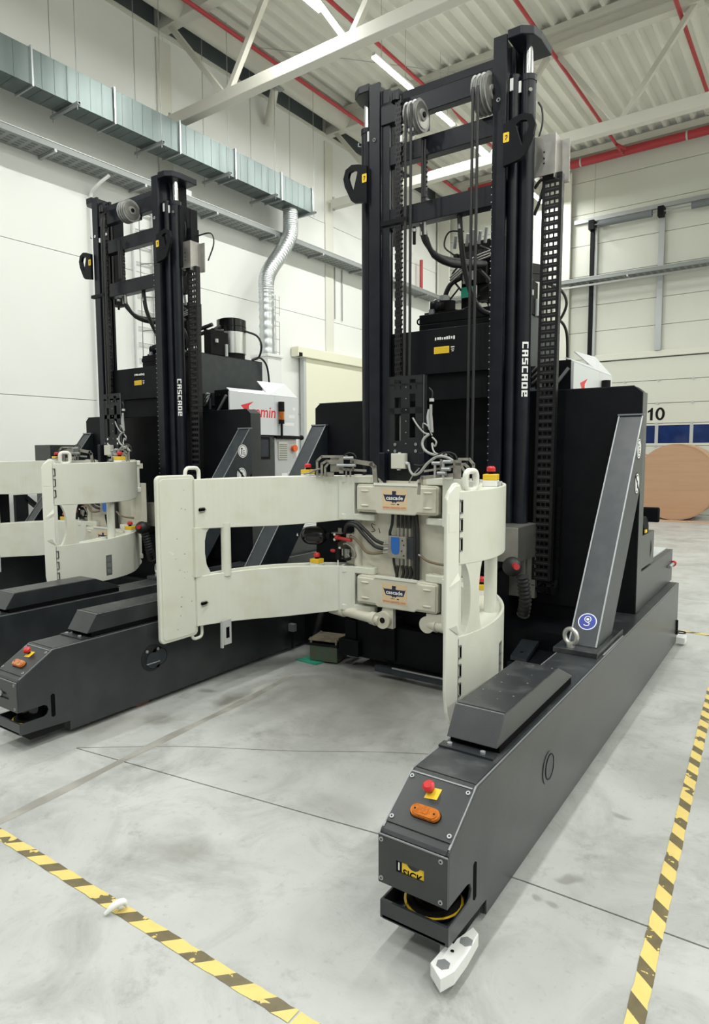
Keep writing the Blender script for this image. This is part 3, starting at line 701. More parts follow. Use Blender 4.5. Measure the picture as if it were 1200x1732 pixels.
    # side details: vertical slot and round hatch
    for xs, q in ((x1, 1), (x0, -1)):
        P(MB().prism([(1.880, .150), (1.892, .142), (1.904, .150), (1.904, .268), (1.892, .276), (1.880, .268)], 'x', X(xs)+q*.0010, X(xs)-q*.004, 'dark'), 'slot_hole')
        hy = 2.62 if q > 0 else 2.65
        hb = MB().cyl((X(xs), hy, .295), (X(xs)+q*.003, hy, .295), .068 if q > 0 else .085, 32, 'grey')
        if q > 0: hb.cyl((X(xs)+q*.003, hy+.012, .295), (X(xs)+q*.0036, hy+.012, .295), .052, 32, 'slate').ring((X(xs)+q*.003, hy+.012, .295), .052, .0028, 'x', 32, 6, 'ink')
        else:
            hb.cyl((X(xs)+q*-.006, hy, .30), (X(xs)+q*.006, hy, .285), .050, 32, 'slate'); hb.box(X(xs), X(xs)+q*.009, hy-.05, hy+.05, .268, .274, 'zinc')
            for a in (-.045, .045): hb.cyl((X(xs), hy+a, .345), (X(xs)+q*.006, hy+a, .345), .010, 10, 'zinc')
        P(hb, 'round_hatch')
    if sgn < 0:
        hb = MB()
        for hy in (2.57,):
            hb.cyl((X(x1)-.004, hy, .30), (X(x1)+.003, hy, .30), .085, 32, 'pgrey'); hb.cyl((X(x1), hy, .285), (X(x1)+.009, hy, .285), .050, 24, 'slate')
            hb.box(X(x1), X(x1)+.013, hy-.05, hy+.05, .266, .272, 'zinc')
            for a in (-.042, .042): hb.cyl((X(x1), hy+a, .350), (X(x1)+.007, hy+a, .350), .010, 10, 'zinc')
        P(hb, 'round_hatch')
    # hood over the wheel
    hp = [(2.13, .525), (2.205, .655), (2.83, .655), (2.93, .600), (3.05, .548), (3.05, .540), (2.15, .540)]
    hd = MB().prism([(2.135, .552), (2.205, .655), (2.83, .655), (3.04, .562), (3.04, .556)], 'x', X(1.178), X(1.375), 'grey')
    P(hd, 'wheel_hood', .004)
    P(MB().prism([(2.22, .6552), (2.825, .6552), (2.825, .6565), (2.22, .6565)], 'x', X(1.184), X(1.370), 'greytop'), 'hood_top')
    P(MB().box(X(1.180), X(1.3735), 2.165, 3.03, .5245, .5525, 'dark'), 'hood_gap_shade')  # dark box standing in for the shade in the gap under the hood
    lip = MB().box(X(1.165), X(1.378), 2.095, 2.14, .5245, .532, 'grey')
    for xx in (1.20, 1.33): lip.cyl((X(xx), 2.117, .532), (X(xx), 2.117, .540), .010, 8, 'zinc')
    P(lip, 'hood_lip')
    P(MB().box(X(1.18), X(1.373), 2.2025, 2.207, .6535, .657, 'edge'), 'worn_edge')
    dots = MB()
    for i in range(22):
        a, b = random.uniform(1.19, 1.36), random.uniform(2.3, 3.3); r_ = random.uniform(.0018, .0045)
        if 2.84 < b < 3.07: continue
        zt = .6566 if b < 2.84 else .5246
        dots.cyl((X(a), b, zt), (X(a), b, zt+.0012), r_, 8, 'edge')
    o = P(dots, 'paint_specks'); o['kind'] = 'stuff'
    # brace foot, eye bolt
    P(MB().box(X(1.145), X(1.378), 3.475, 4.06, .5245, .552, 'greytop').box(X(1.385), X(1.395), 3.55, 4.0, .5245, .53, 'edge'), 'foot_plate', .004)
    ey = MB().ring((X(1.225), 3.525, .610), .040, .0125, 'y', 28, 10, 'eyesteel').cyl((X(1.225), 3.525, .550), (X(1.225), 3.525, .570), .022, 16, 'eyesteel')
    ey.v = [(X(1.225)+(x-X(1.225))*.93+(y-3.525)*.36, 3.525+(y-3.525)*.93-(x-X(1.225))*.36, z) for x, y, z in ey.v]
    P(ey, 'eye_bolt', 0, 'shiny lifting eye bolt')
    # bumper scanner at the toe: white cranked plate with two grey reflectors
    if sgn > 0:
        wb_ = MB().prism([(1.370, 1.652), (1.424, 1.612), (1.445, 1.662), (1.447, 1.75), (1.441, 1.845), (1.414, 1.862), (1.398, 1.80), (1.376, 1.735)], 'z', .028, .072, 'whitepl')
        for p in ((1.406, 1.666), (1.424, 1.79)): wb_.cyl((p[0], p[1], .072), (p[0], p[1], .0735), .022, 6, 'zinc')
        wb_.cyl((1.405, 1.73, .072), (1.405, 1.73, .073), .006, 8, 'ink')
        P(wb_, 'toe_guard', .004, 'white plastic toe guard with two grey hexagons')
        P(MB().box(1.22, 1.395, 1.76, 1.96, .055, .10, 'ink').cyl((1.30, 1.80, .045), (1.30, 1.80, .09), .025, 12, 'ink').cyl((1.37, 1.74, .04), (1.37, 1.74, .10), .012, 10, 'zinc'), 'guard_mount')
        rg_ = MB().box(1.40, 1.47, 5.90, 6.02, .02, .07, 'whitepl').ring((1.43, 5.97, .10), .035, .006, 'z', 16, 6, 'ink').cyl((1.41, 5.88, .10), (1.41, 5.88, .22), .01, 8, 'ink')
        P(rg_, 'rear_guard', 0, 'white guard at the rear end of the leg')
    else:
        P(MB().box(X(1.20), X(1.395), 1.76, 1.96, .055, .10, 'ink'), 'guard_mount')
    for yy in (2.5, 5.2):
        P(MB().cyl((X(1.19), yy, .125), (X(1.375), yy, .125), .125, 28, 'rust'), 'wheel')
    return leg
LR = outrigger(1); LL = outrigger(-1); LL.location.y += .08

# bulkhead with cut corners
bh = MB().prism([(-1.335, .52), (-1.335, 1.985), (-1.285, 2.026), (1.285, 2.026), (1.335, 1.985), (1.335, .52)], 'y', 4.59, 4.73, 'black').build('bulkhead', T1, bevel=.004)
MB().box(-1.155, 1.155, 4.61, 4.72, .04, .53, 'black').build('bulkhead_skirt', bh)
MB().box(1.336, 1.340, 4.592, 4.728, .53, 1.985, 'grey').build('edge_plate', bh)
MB().prism([(-1.30, 2.0265), (1.285, 2.0265), (1.285, 2.029), (-1.30, 2.029)], 'y', 4.59, 4.60, 'slate').build('top_edge', bh)
def sticker_no(mb, c, r, kind):          # round prohibition stickers on a plane of constant x
    x, y, z = c
    for rr, m_, dx in ((r, 'ink', 0), (r*.93, 'stwhite', .0005), (r*.80, 'ink', .001), (r*.72, 'stwhite', .0015)):
        v2, f2 = disc2(rr); put2d(mb, v2, f2, (x+dx, y, z), (0, 1, 0), (0, 0, 1), m_)
    if kind == 'slash':
        mb.hexa([(x+.0018+h, y+a, z+b) for h in (0, .0004) for a, b in ((-.055*r/.07, .042*r/.07), (-.042*r/.07, .055*r/.07), (.055*r/.07, -.042*r/.07), (.042*r/.07, -.055*r/.07))], 'ink')
        v2, f2 = disc2(r*.18, 10, .0, .12*r); put2d(mb, v2, f2, (x+.0021, y, z), (0, 1, 0), (0, 0, 1), 'ink')
        mb.box(x+.0018, x+.0021, y-.1*r, y+.15*r, z-.45*r, z, 'ink')
    else:
        for a, b, c_, d_ in ((-.35, -.05, .2, .45), (-.28, -.12, -.5, .15), (.08, .34, .0, .12), (.08, .34, -.3, -.18), (.08, .34, -.5, -.4)):
            mb.box(x+.0018, x+.0021, y+a*r, y+b*r, z+c_*r, z+d_*r, 'ink')
def brace(q):
    def Xb(v): return v if q > 0 else -(1.20+1.35)+v-.0
    pf = [(3.57, .552), (4.57, 1.84), (4.59, 1.84), (4.59, 1.42), (3.90, .552)]
    b = MB().prism(pf, 'x', Xb(1.20), Xb(1.35), 'slate').build('brace', T1, bevel=.004)
    for xx in (1.203, 1.347):
        MB().bar([(Xb(xx), 3.569, .556), (Xb(xx), 4.566, 1.84)], .008, .004, (0, -.79, .61), 'edge').build('worn_edge', b)
    MB().box(Xb(1.195), Xb(1.355), 4.555, 4.592, 1.835, 1.845, 'edge').build('weld', b)
    if q > 0:
        for yy, zz, kd in ((4.46, 1.62, 'hand'), (4.44, 1.40, 'slash')):
            s = MB(); sticker_no(s, (1.3515, yy, zz), .068, kd); s.build('round_sticker', b, ).__setitem__('label', 'round white warning sticker')
        # blue lifting sticker near the foot, on the sloping face
        s = MB(); n_ = Vector((0, -.79, .61)); e2 = Vector((0, .61, .79)); c0 = Vector((1.275, 3.66, .668))+n_*.001
        for rr, m_, h in ((.052, 'stblue', 0), (.050, 'stwhite', .0004), (.045, 'stblue', .0008)):
            v2, f2 = disc2(rr); put2d(s, v2, f2, c0+n_*h, (1, 0, 0), e2, m_)
        s.tube([c0+n_*.0015+Vector((1, 0, 0))*.017*math.cos(t)+e2*(.014+.017*math.sin(t)) for t in [2*math.pi*i/14-1.4 for i in range(14)]], .0028, 5, 'stwhite')
        s.tube([c0+n_*.0015+Vector((1, 0, 0))*a+e2*b_ for a, b_ in ((-.006, -.003), (.012, -.010), (.010, -.022), (-.004, -.027), (-.016, -.022))], .0032, 5, 'stwhite')
        v2, f2 = disc2(.009, 5); put2d(s, v2, f2, c0+n_*.0012+e2*.014, (1, 0, 0), e2, 'stwhite')
        s.build('hook_sticker', b)['label'] = 'round blue sticker with a white hook'
brace(1); brace(-1)

# ---- mast
def mast_side(q):
    sx = lambda a: q*a
    b = MB()
    prf = [(.435, 4.22), (.525, 4.22), (.525, 4.245), (.500, 4.245), (.500, 4.375), (.525, 4.375), (.525, 4.40), (.435, 4.40), (.435, 4.375), (.462, 4.375), (.462, 4.245), (.435, 4.245)]
    b.prism([(sx(x), y) for x, y in prf], 'z', .15, 4.258, 'mast')
    r = b.build('mast_rail', T1, bevel=.003)
    # inner channel carrying the fork carriage
    pin = [(.365, 4.245), (.432, 4.245), (.432, 4.31), (.375, 4.31), (.375, 4.30), (.42, 4.30), (.42, 4.27), (.365, 4.27)]
    if q < 0: MB().prism([(sx(x), y) for x, y in pin], 'z', .2, 4.20, 'mast').build('inner_channel', r)
    bl = MB(); bl.cyl((sx(.477), 4.222, 3.865), (sx(.477), 4.212, 3.865), .014, 12, 'chrome'); bl.cyl((sx(.477), 4.2125, 3.865), (sx(.477), 4.2115, 3.865), .006, 8, 'ink')
    bl.build('bolt', r)
    st_ = MB()
    for i in range(60): st_.cyl((sx(.437), 4.2195, .7+i*.047), (sx(.437), 4.2150, .7+i*.047), .0042, 6, 'zinc')
    if q > 0: st_.build('chain_pins', r)['kind'] = 'stuff'
    # lift cylinder with chrome rod, thin return pipe
    c = MB().cyl((sx(.622), 4.355, .95), (sx(.622), 4.355, 4.02), .050, 28, 'mast').cyl((sx(.622), 4.355, 3.985), (sx(.622), 4.355, 4.022), .054, 28, 'mast').build('lift_cylinder', T1)
    MB().cyl((sx(.622), 4.355, 4.02), (sx(.622), 4.355, 4.24), .029, 24, 'chrome').build('chrome_rod', c)
    MB().cyl((sx(.652), 4.30, 3.905), (sx(.664), 4.285, 3.905), .012, 12, 'chrome').build('bleed_screw', c)
    g = MB().cyl((sx(.545), 4.315, .95), (sx(.545), 4.315, 4.03), .036, 20, 'mast').box(sx(.527), sx(.588), 4.33, 4.37, .95, 3.42, 'mast').build('guide_tube', T1)
    MB().box(sx(.528), sx(.550), 4.276, 4.282, 3.93, 4.005, 'stwhite').build('label_plate', g)
    MB().box(sx(.578), sx(.594), 4.30, 4.307, 3.915, 3.985, 'stwhite').build('label_plate', c)
    # top cap
    cap = [(.527, 4.222), (.62, 4.222), (.685, 4.27), (.705, 4.36), (.705, 4.56), (.527, 4.56)]
    MB().prism([(sx(x), y) for x, y in cap], 'z', 4.222, 4.278, 'mast').build('top_cap', T1, bevel=.006)
    MB().box(sx(.45), sx(.56), 4.42, 4.55, 3.2, 4.24, 'black').build('cap_post', T1)
    # lifting lug with a pear-shaped eye
    z0 = 3.44
    out = [(.525, 3.69), (.60, 3.715), (.66, 3.725), (.715, 3.70), (.735, 3.64), (.722, 3.58), (.665, 3.47), (.64, 3.45), (.525, 3.43)]
    hole = [(.605, 3.665), (.640, 3.685), (.680, 3.675), (.692, 3.640), (.675, 3.59), (.652, 3.535), (.645, 3.535)]
    lg = MB(); N_ = 28
    cx_, cz_ = .648, 3.615
    def ray_poly(poly, a):
        dx, dz_ = math.cos(a), math.sin(a); best = None
        for (x1_, z1_), (x2_, z2_) in zip(poly, poly[1:]+poly[:1]):
            ex, ez = x2_-x1_, z2_-z1_; den = dx*ez-dz_*ex
            if abs(den) < 1e-9: continue
            t = ((x1_-cx_)*ez-(z1_-cz_)*ex)/den; s = ((x1_-cx_)*dz_-(z1_-cz_)*dx)/den
            if t > 0 and -1e-6 <= s <= 1+1e-6 and (best is None or t > best): best = t
        return (cx_+dx*best, cz_+dz_*best)
    angs = sorted([2*math.pi*i/N_ for i in range(N_)]+[math.atan2(z-cz_, x-cx_) % (2*math.pi) for x, z in out])
    A_ = [ray_poly(out, a) for a in angs]; B_ = [ray_poly(hole, a) for a in angs]; n_ = len(angs); vv = []
    for yy in (4.185, 4.212):
        vv += [(sx(x), yy, z) for x, z in A_]+[(sx(x), yy, z) for x, z in B_]
    ff = []
    for i in range(n_):
        j = (i+1) % n_
        ff += [(i, j, n_+j, n_+i), (2*n_+i, 3*n_+i, 3*n_+j, 2*n_+j), (i, 2*n_+i, 2*n_+j, j), (n_+i, n_+j, 3*n_+j, 3*n_+i)]
    lg.add(vv, ff, 'black')
    l = lg.build('lifting_lug', T1, bevel=.003)
    y_ = MB().prism(rrect(sx(.545)-.02, sx(.545)+.02, 3.575, 3.635, .006), 'y', 4.1838, 4.185, 'styellow')
    y_.tube(cr([(sx(.545)-.006, 4.183, 3.613), (sx(.545)+.006, 4.183, 3.617), (sx(.545)+.006, 4.183, 3.604), (sx(.545)-.002, 4.183, 3.598), (sx(.545)+.0, 4.183, 3.588)], 3), .0022, 5, 'ink')
    y_.build('hook_label', l)['label'] = 'yellow label with a black hook'
    return r
RL = mast_side(-1); RR = mast_side(1)
# vertical lettering on the right lift cylinder
lt = MB(); v2, f2 = stroke_word('cascade', .042)
ax, ay = .622, 4.355; cd = Vector((.62, -.785, 0)).normalized()
k = .36/ (max(a for a, b in v2)-min(a for a, b in v2))
for q in f2:
    pts = [v2[i] for i in q]; u0, u1 = min(p[0] for p in pts)*k, max(p[0] for p in pts)*k; w0, w1 = min(p[1] for p in pts), max(p[1] for p in pts); n_ = 4; vv = []
    for i in range(n_+1):
        w = w0+(w1-w0)*i/n_; th = math.atan2(-.80, .60)+w/.0505
        for u in (u0, u1): vv.append((ax+.0508*math.cos(th), ay+.0508*math.sin(th), 2.15-u))
    lt.add(vv, [(2*i, 2*i+1, 2*i+3, 2*i+2) for i in range(n_)], 'stwhite')
lt.build('lettering', T1)['label'] = 'white vertical lettering CASCADE'

# crossbeams
cbm = MB().box(-.435, .435, 4.232, 4.30, 3.955, 4.085, 'mast').hexa([(-.435, 4.232, 4.085), (.435, 4.232, 4.085), (.435, 4.31, 4.085), (-.435, 4.31, 4.085), (-.435, 4.27, 4.16), (.435, 4.27, 4.16), (.435, 4.31, 4.16), (-.435, 4.31, 4.16)], 'mast').build('crossbeam', T1, bevel=.004)
MB().box(-.435, .435, 4.25, 4.33, 3.67, 3.80, 'mast').build('crossbeam', T1, bevel=.004)
MB().box(-.435, .435, 4.25, 4.34, 3.23, 3.365, 'mast').build('crossbeam', T1, bevel=.004)
# sheaves and the hoses over them
def sheave(cx, y, z, w, n_, R):
    s = MB(); k = w/n_
    for i in range(n_):
        a = cx-w/2+i*k
        s.cyl((a+.001, y, z), (a+k*.28, y, z), R, 36, 'sheave', r1=R*.92); s.cyl((a+k*.28, y, z), (a+k*.72, y, z), R*.86, 36, 'sheave'); s.cyl((a+k*.72, y, z), (a+k-.001, y, z), R*.92, 36, 'sheave', r1=R)
    o = s.build('sheave', T1)
    h = MB().cyl((cx+w/2, y, z), (cx+w/2+.004, y, z), R*.80, 32, 'steel').cyl((cx+w/2, y, z), (cx+w/2+.012, y, z), R*.36, 24, 'sheave').cyl((cx+w/2, y, z), (cx+w/2+.022, y, z), R*.17, 16, 'ink')
    h.build('hub', o)
    MB().box(cx-w/2, cx+w/2-.01, y+.06, y+.13, z-.05, z+.06, 'mast').build('sheave_bracket', o)
    return o
sheave(-.088, 4.14, 3.885, .095, 3, .105); sheave(.378, 4.225, 3.93, .095, 3, .125)
def hose(name, pts, r, m_='rubber', n_=6, par=None, k=8): return MB().tube(cr(pts, n_), r, k, m_).build(name, par or T1)
for dx in (-.165, -.125): hose('lift_hose', [(dx+.052, 4.05, 3.93), (dx+.055, 4.038, 3.80), (dx+.058, 4.03, 3.2), (dx+.056, 4.03, 2.1)], .010, k=6)
for dx in (.350, .385): hose('lift_hose', [(dx, 4.105, 3.93), (dx, 4.10, 3.80), (dx-.003, 4.10, 3.0), (dx-.01, 4.10, 1.5)], .0105, k=6)
for dx in (-.07, -.05): hose('lift_hose', [(dx, 4.20, 3.75), (dx, 4.20, 3.37)], .009, k=6)
cl_ = MB().box(-.15, -.135, 4.03, 4.045, 3.70, 3.74, 'stwhite').box(-.105, -.07, 4.06, 4.07, 3.765, 3.785, 'stwhite'); cl_.build('hose_marker', T1)
MB().box(-.30, -.10, 4.02, 4.06, 3.17, 3.20, 'black').build('hose_clamp', T1)
# lift chains: leaf-chain of stacked plates
def lift_chain(x, y, z0, z1, w, name='lift_chain'):
    c = MB(); z = z0; i = 0
    while z < z1:
        for k in range(3 if i % 2 else 4):
            xx = x-w/2+(k+(.5 if i % 2 else 0))*w/3.6
            c.box(xx-.0045, xx+.0045, y-.013, y+.013, z-.004, z+.042, 'chain')
        c.cyl((x-w/2-.004, y, z+.004), (x+w/2+.006, y, z+.004), .0065, 6, 'chain'); z += .033; i += 1
    o = c.build(name, T1); o['kind'] = 'stuff'; return o
lift_chain(-.238, 4.17, 2.05, 4.05, .048); lift_chain(-.085, 4.26, 3.36, 3.66, .034)
MB().cyl((-.265, 4.165, 4.05), (-.265, 4.165, 4.10), .03, 10, 'chain').box(-.30, -.23, 4.15, 4.2, 4.05, 4.12, 'mast').build('chain_anchor', T1)
# hose bundle behind the third crossbeam
hb = MB().tube(cr([(-.10, 4.28, 3.22), (-.085, 4.29, 3.12), (-.07, 4.38, 3.03), (.0, 4.55, 2.99), (.10, 4.90, 3.05)], 6), [.016]*6+[.02]*6+[.026]*6+[.028]*7, 8, 'rubber')
hb.tube(cr([(-.115, 4.27, 3.22), (-.10, 4.30, 3.10), (-.04, 4.45, 3.02), (.1, 4.9, 3.06)], 6), .016, 8, 'rubber')
for a in (-.115, -.085): hb.cyl((a, 4.27, 3.14), (a, 4.27, 3.235), .011, 8, 'steel')
hb.build('hose_bundle', T1)
hose('hydraulic_hose', [(.17, 4.30, 3.23), (.17, 4.33, 3.05), (.155, 4.45, 2.85), (.20, 4.55, 2.66), (.30, 4.6, 2.60), (.42, 4.6, 2.66)], .02)
MB().cyl((.17, 4.30, 3.14), (.17, 4.30, 3.23), .013, 10, 'steel').build('hose_fitting', T1)
MB().cyl((-.155, 4.24, 3.08), (-.155, 4.24, 3.20), .012, 8, 'ink').cyl((-.155, 4.24, 3.165), (-.155, 4.24, 3.185), .017, 6, 'zinc').build('proximity_sensor', T1)

# ---- energy chain beside the right rail
ch = MB().box(.80, .808, 4.05, 4.05+.0, 0, 0) if False else None
dch = MB().box(.72, .84, 4.395, 4.445, 3.37, 3.40, 'chainpl').build('energy_chain', T1)
lk = MB()
W0, W1 = .715, .845
for xx in (W0, W1-.020): lk.box(xx, xx+.020, -.024, .024, -.0262, .0262, 'chainpl')
lk.box(W0+.016, W1-.016, -.022, -.008, -.0262, .0035, 'chainpl').box(W0+.022, W1-.022, -.0225, -.021, -.014, -.008, 'chainpin')
for xx in (.764, .796): lk.box(xx-.0045, xx+.0045, -.018, -.006, -.0255, .0262, 'chainpl')
link0 = None
pts_ = []
zt, pitch_, R_ = 3.37, .0535, .085
z = zt
while z > .72: pts_.append((4.42, z, 0.0)); z -= pitch_
zc = z+pitch_*.4
for i in range(1, 6):
    a = math.pi*i/6; pts_.append((4.42+R_-R_*math.cos(a), zc-R_*math.sin(a), a))
for i in range(12): pts_.append((4.42+2*R_, zc+.02+i*pitch_, math.pi))
for i, (yy, zz, a) in enumerate(pts_):
    if link0 is None:
        link0 = lk.build('link', dch, off=(0, 0, 0)); o = link0
    else:
        o = link0.copy(); C.objects.link(o); o.parent = dch
    dxs = -.02*(1-(zz-.6)/2.8) if zz < 3.4 else 0
    o.location = (dxs, yy-4.2, zz); o.rotation_euler = (a, 0, 0)
bk = MB().box(.655, .80, 4.36, 4.368, 3.385, 3.635, 'steel').box(.80, .808, 4.36, 4.50, 3.36, 3.635, 'steel').box(.655, .66, 4.36, 4.5, 3.385, 3.635, 'steel').box(.80, .86, 4.49, 4.50, 3.36, 3.635, 'steel')
for zz in (3.46, 3.49, 3.53): bk.cyl((.735, 4.358, zz), (.735, 4.36, zz), .006, 6, 'ink')
bk.build('chain_bracket', T1)
hose('hydraulic_hose', [(.655, 4.42, 3.34), (.70, 4.41, 3.38), (.72, 4.42, 3.36), (.69, 4.42, 3.25), (.655, 4.42, 3.17)], .011)
hose('antenna_lead', [(.68, 4.40, 3.64), (.705, 4.40, 3.73), (.70, 4.40, 3.82), (.675, 4.40, 3.87)], .006)
sb = MB().box(.40, .72, 4.06, 4.44, .885, 1.115, 'steel').box(.66, .72, 4.40, 4.445, .59, 1.10, 'steel').box(.50, .66, 4.36, 4.41, .60, .885, 'steel').build('cable_box', T1, bevel=.004)
# right side: ribbed black pressure tank, red cap and corrugated hose
ac = MB().sphere((.83, 3.68, .93), .058, 18, 10, 'rubber').cyl((.83, 3.68, .93), (.80, 3.75, .93), .045, 14, 'rubber').build('accumulator', T1)
MB().cyl((.865, 3.63, .945), (.888, 3.60, .945), .018, 12, 'estop').build('red_cap', ac)
ch_ = MB(); P_ = cr([(.90, 3.66, .88), (.905, 3.68, .80), (.905, 3.70, .72), (.88, 3.74, .64)], 10)
ch_.tube(P_, [.030+(.009 if i % 3 == 0 else 0) for i in range(len(P_))], 12, 'rubber'); ch_.build('corrugated_hose', T1)

# ---- body behind the bulkhead
bd_ = MB().box(-.345, .40, 4.66, 5.80, .10, 2.60, 'black').box(-.345, .40, 4.66, 5.80, 2.60, 2.675, 'black').build('machine_body', T1, bevel=.006)
MB().box(.401, .404, 4.75, 5.79, 1.9, 2.665, 'slate').build('side_plate', bd_)
MB().ring((-.35, 4.68, 2.63), .022, .007, 'y', 12, 6, 'ink').build('lifting_eye', bd_)
cp = MB().box(-.432, .432, 4.30, 4.34, 2.165, 2.482, 'black').box(-.432, .432, 4.34, 4.36, 1.98, 2.165, 'black').build('cross_plate', T1, bevel=.003)
MB().box(-.432, .432, 4.335, 4.345, 2.160, 2.167, 'ink').build('seam', cp)
lb = MB().box(-.018, .148, 4.2985, 4.30, 2.386, 2.430, 'ink')
for i in range(9):
    lb.box(-.014+i*.018, -.014+i*.018+random.uniform(.008, .016), 4.298, 4.2985, 2.394+random.uniform(0, .01), 2.424-random.uniform(0, .008), 'stwhite')
lb.build('data_label', cp)['label'] = 'small black-and-white data label'
MB().box(-.024, .102, 4.2985, 4.30, 2.302, 2.356, 'ink').box(-.021, .099, 4.298, 4.2985, 2.305, 2.353, 'styellow').box(-.015, .093, 4.2975, 4.298, 2.311, 2.347, M['amber'] if False else 'yellow').build('yellow_label', cp)['label'] = 'yellow rectangular label'
MB().box(.112, .140, 4.2985, 4.30, 2.340, 2.347, 'stwhite').box(.115, .138, 4.2985, 4.30, 2.325, 2.331, 'stwhite').box(.118, .134, 4.2985, 4.30, 2.313, 2.319, 'stwhite').build('small_print', cp)
MB().box(-.75, .75, 4.735, 5.95, .06, 1.95, 'black').build('lower_body', T1, bevel=.006)
# oil filler, valve stack and hoses on the tank
tp_ = MB().box(-.33, -.06, 4.72, 5.0, 2.675, 2.70, 'ink').cyl((-.29, 4.74, 2.74), (-.17, 4.80, 2.74), .05, 14, 'ink').cyl((-.14, 4.78, 2.70), (-.14, 4.78, 2.78), .045, 14, 'ink').sphere((-.24, 4.76, 2.75), .055, 12, 8, 'mast').cyl((-.20, 4.80, 2.79), (-.20, 4.80, 2.83), .045, 16, 'cab').box(-.28, -.24, 4.7, 4.74, 2.675, 2.72, 'zinc').build('pump_unit', T1)
vv_ = MB().box(-.14, .12, 4.97, 5.12, 2.98, 3.26, 'ink').box(-.10, .10, 4.92, 4.97, 2.92, 3.05, 'ink').box(-.12, -.04, 4.95, 5.04, 2.67, 2.98, 'ink').box(.0, .10, 4.98, 5.08, 2.80, 2.98, 'rubber')
for i in range(6):
    a = -.17+i*.052; vv_.cyl((a, 4.92, 3.22), (a+.03, 4.88, 3.30+.02*(i % 2)), .014, 8, 'zinc'); vv_.box(a, a+.035, 4.90, 4.95, 3.12, 3.17, 'rubber')
vv_.box(-.09, -.05, 4.905, 4.92, 2.93, 3.0, 'cable').box(-.04, .0, 4.905, 4.92, 2.95, 3.02, 'cab').build('valve_stack', T1)
MB().box(-.10, .0, 4.90, 4.912, 2.82, 2.90, 'green').build('circuit_board', T1)
for i, pp in enumerate(([(-.22, 4.9, 2.68), (-.25, 4.9, 2.80), (-.20, 4.9, 2.93), (-.10, 4.9, 2.98)], [(-.16, 4.9, 2.68), (-.22, 4.9, 2.78), (-.12, 4.9, 2.90)], [(-.16, 4.88, 3.16), (-.24, 4.88, 3.24), (-.20, 4.88, 3.34), (-.08, 4.9, 3.33)],
                        [(-.20, 4.9, 2.84), (-.16, 4.9, 2.74), (-.04, 4.9, 2.74), (.06, 4.9, 2.82)], [(.06, 4.85, 3.02), (.16, 4.85, 2.9), (.14, 4.9, 2.75)], [(-.01, 4.9, 2.68), (.03, 4.88, 2.76), (.12, 4.9, 2.76), (.14, 4.9, 2.68)],
                        [(.05, 4.92, 3.2), (.16, 4.9, 3.12), (.17, 4.95, 2.95), (.05, 4.93, 2.86)], [(-.12, 4.93, 3.1), (-.18, 4.9, 3.0), (-.10, 4.9, 2.88)])):
    hose('hydraulic_hose', pp, (.02, .007, .007, .006, .014, .006, .010, .008)[i])
for k in range(3): hose('hydraulic_pipe', [(-.18, 4.86, 2.98-.02*k), (.02, 4.86, 3.10-.02*k), (.16, 4.9, 3.15-.02*k)], .008, 'steel')
mo = MB().cyl((.22, 5.48, 2.67), (.22, 5.48, 2.74), .150, 32, 'ink').build('pump_motor', T1)
MB().cyl((.22, 5.48, 2.74), (.22, 5.48, 2.98), .165, 40, 'motorsteel').build('motor_shell', mo)
MB().cyl((.22, 5.48, 2.98), (.22, 5.48, 3.12), .168, 40, 'glossblk').cyl((.22, 5.48, 3.04), (.22, 5.48, 3.045), .171, 40, 'ink').cyl((.22, 5.48, 3.12), (.22, 5.48, 3.135), .13, 32, 'ink').build('motor_cap', mo)
mb_ = MB().box(.27, .30, 5.305, 5.332, 2.85, 2.94, 'cable').sphere((.29, 5.315, 2.90), .028, 10, 6, 'bracket'); mb_.build('terminal_box', mo)
hose('motor_cable', [(.37, 5.55, 3.0), (.46, 5.65, 2.95), (.50, 5.68, 2.84), (.44, 5.7, 2.72), (.38, 5.65, 2.68)], .012)
hose('motor_cable', [(.40, 5.62, 2.68), (.44, 5.72, 2.71), (.47, 5.80, 2.62), (.47, 5.84, 2.40), (.47, 5.84, 2.2)], .012)
gp = MB()
for i in range(5): gp.cyl((.16+.04*i, 5.0+.02*i, 2.95-.04*(i % 2)), (.36, 5.05+.04*i, 3.0-.05*(i % 3)), .022, 8, 'rubber')
gp.box(.30, .405, 4.98, 5.24, 2.675, 2.93, 'ink'); gp.cyl((.42, 5.05, 2.80), (.42, 5.05, 2.84), .02, 8, 'cab'); gp.cyl((.415, 5.20, 2.67), (.415, 5.20, 2.80), .018, 10, 'cab')
gp.build('pump_block', T1)

# ---- white hood, control cabinet, signal tower
hd_ = MB().box(.805, .825, 4.825, 5.52, 1.80, 2.24, 'hood').build('hood_cover', T1, bevel=.003)
rs_ = MB().box(.805, .825, 5.52, 5.93, 1.80, 2.24, 'hood').box(.40, .805, 5.91, 5.93, 1.80, 2.22, 'hood')
def plate(mb, P4, t, m_):
    P4 = [Vector(p) for p in P4]; n_ = (P4[1]-P4[0]).cross(P4[2]-P4[0]).normalized()*t; k = len(P4)
    mb.add(P4+[p-n_ for p in P4], [tuple(range(k)), tuple(range(k, 2*k))[::-1]]+[(i, k+i, k+(i+1) % k, (i+1) % k) for i in range(k)], m_)
plate(rs_, [(.826, 4.83, 2.243), (.826, 5.43, 2.243), (.765, 5.42, 2.288), (.750, 4.86, 2.285)], .008, 'hood')
plate(rs_, [(.826, 5.42, 2.243), (.826, 5.93, 2.243), (.71, 5.83, 2.40), (.645, 5.44, 2.408)], .008, 'hood')
rs_.build('hood_roof', hd_)
lg = MB(); v2, f2 = text_geo('gemin', .175, .012, .15); put2d(lg, v2, f2, (.8258, 5.33, 2.045), (0, 1, 0), (0, 0, 1), 'logored')
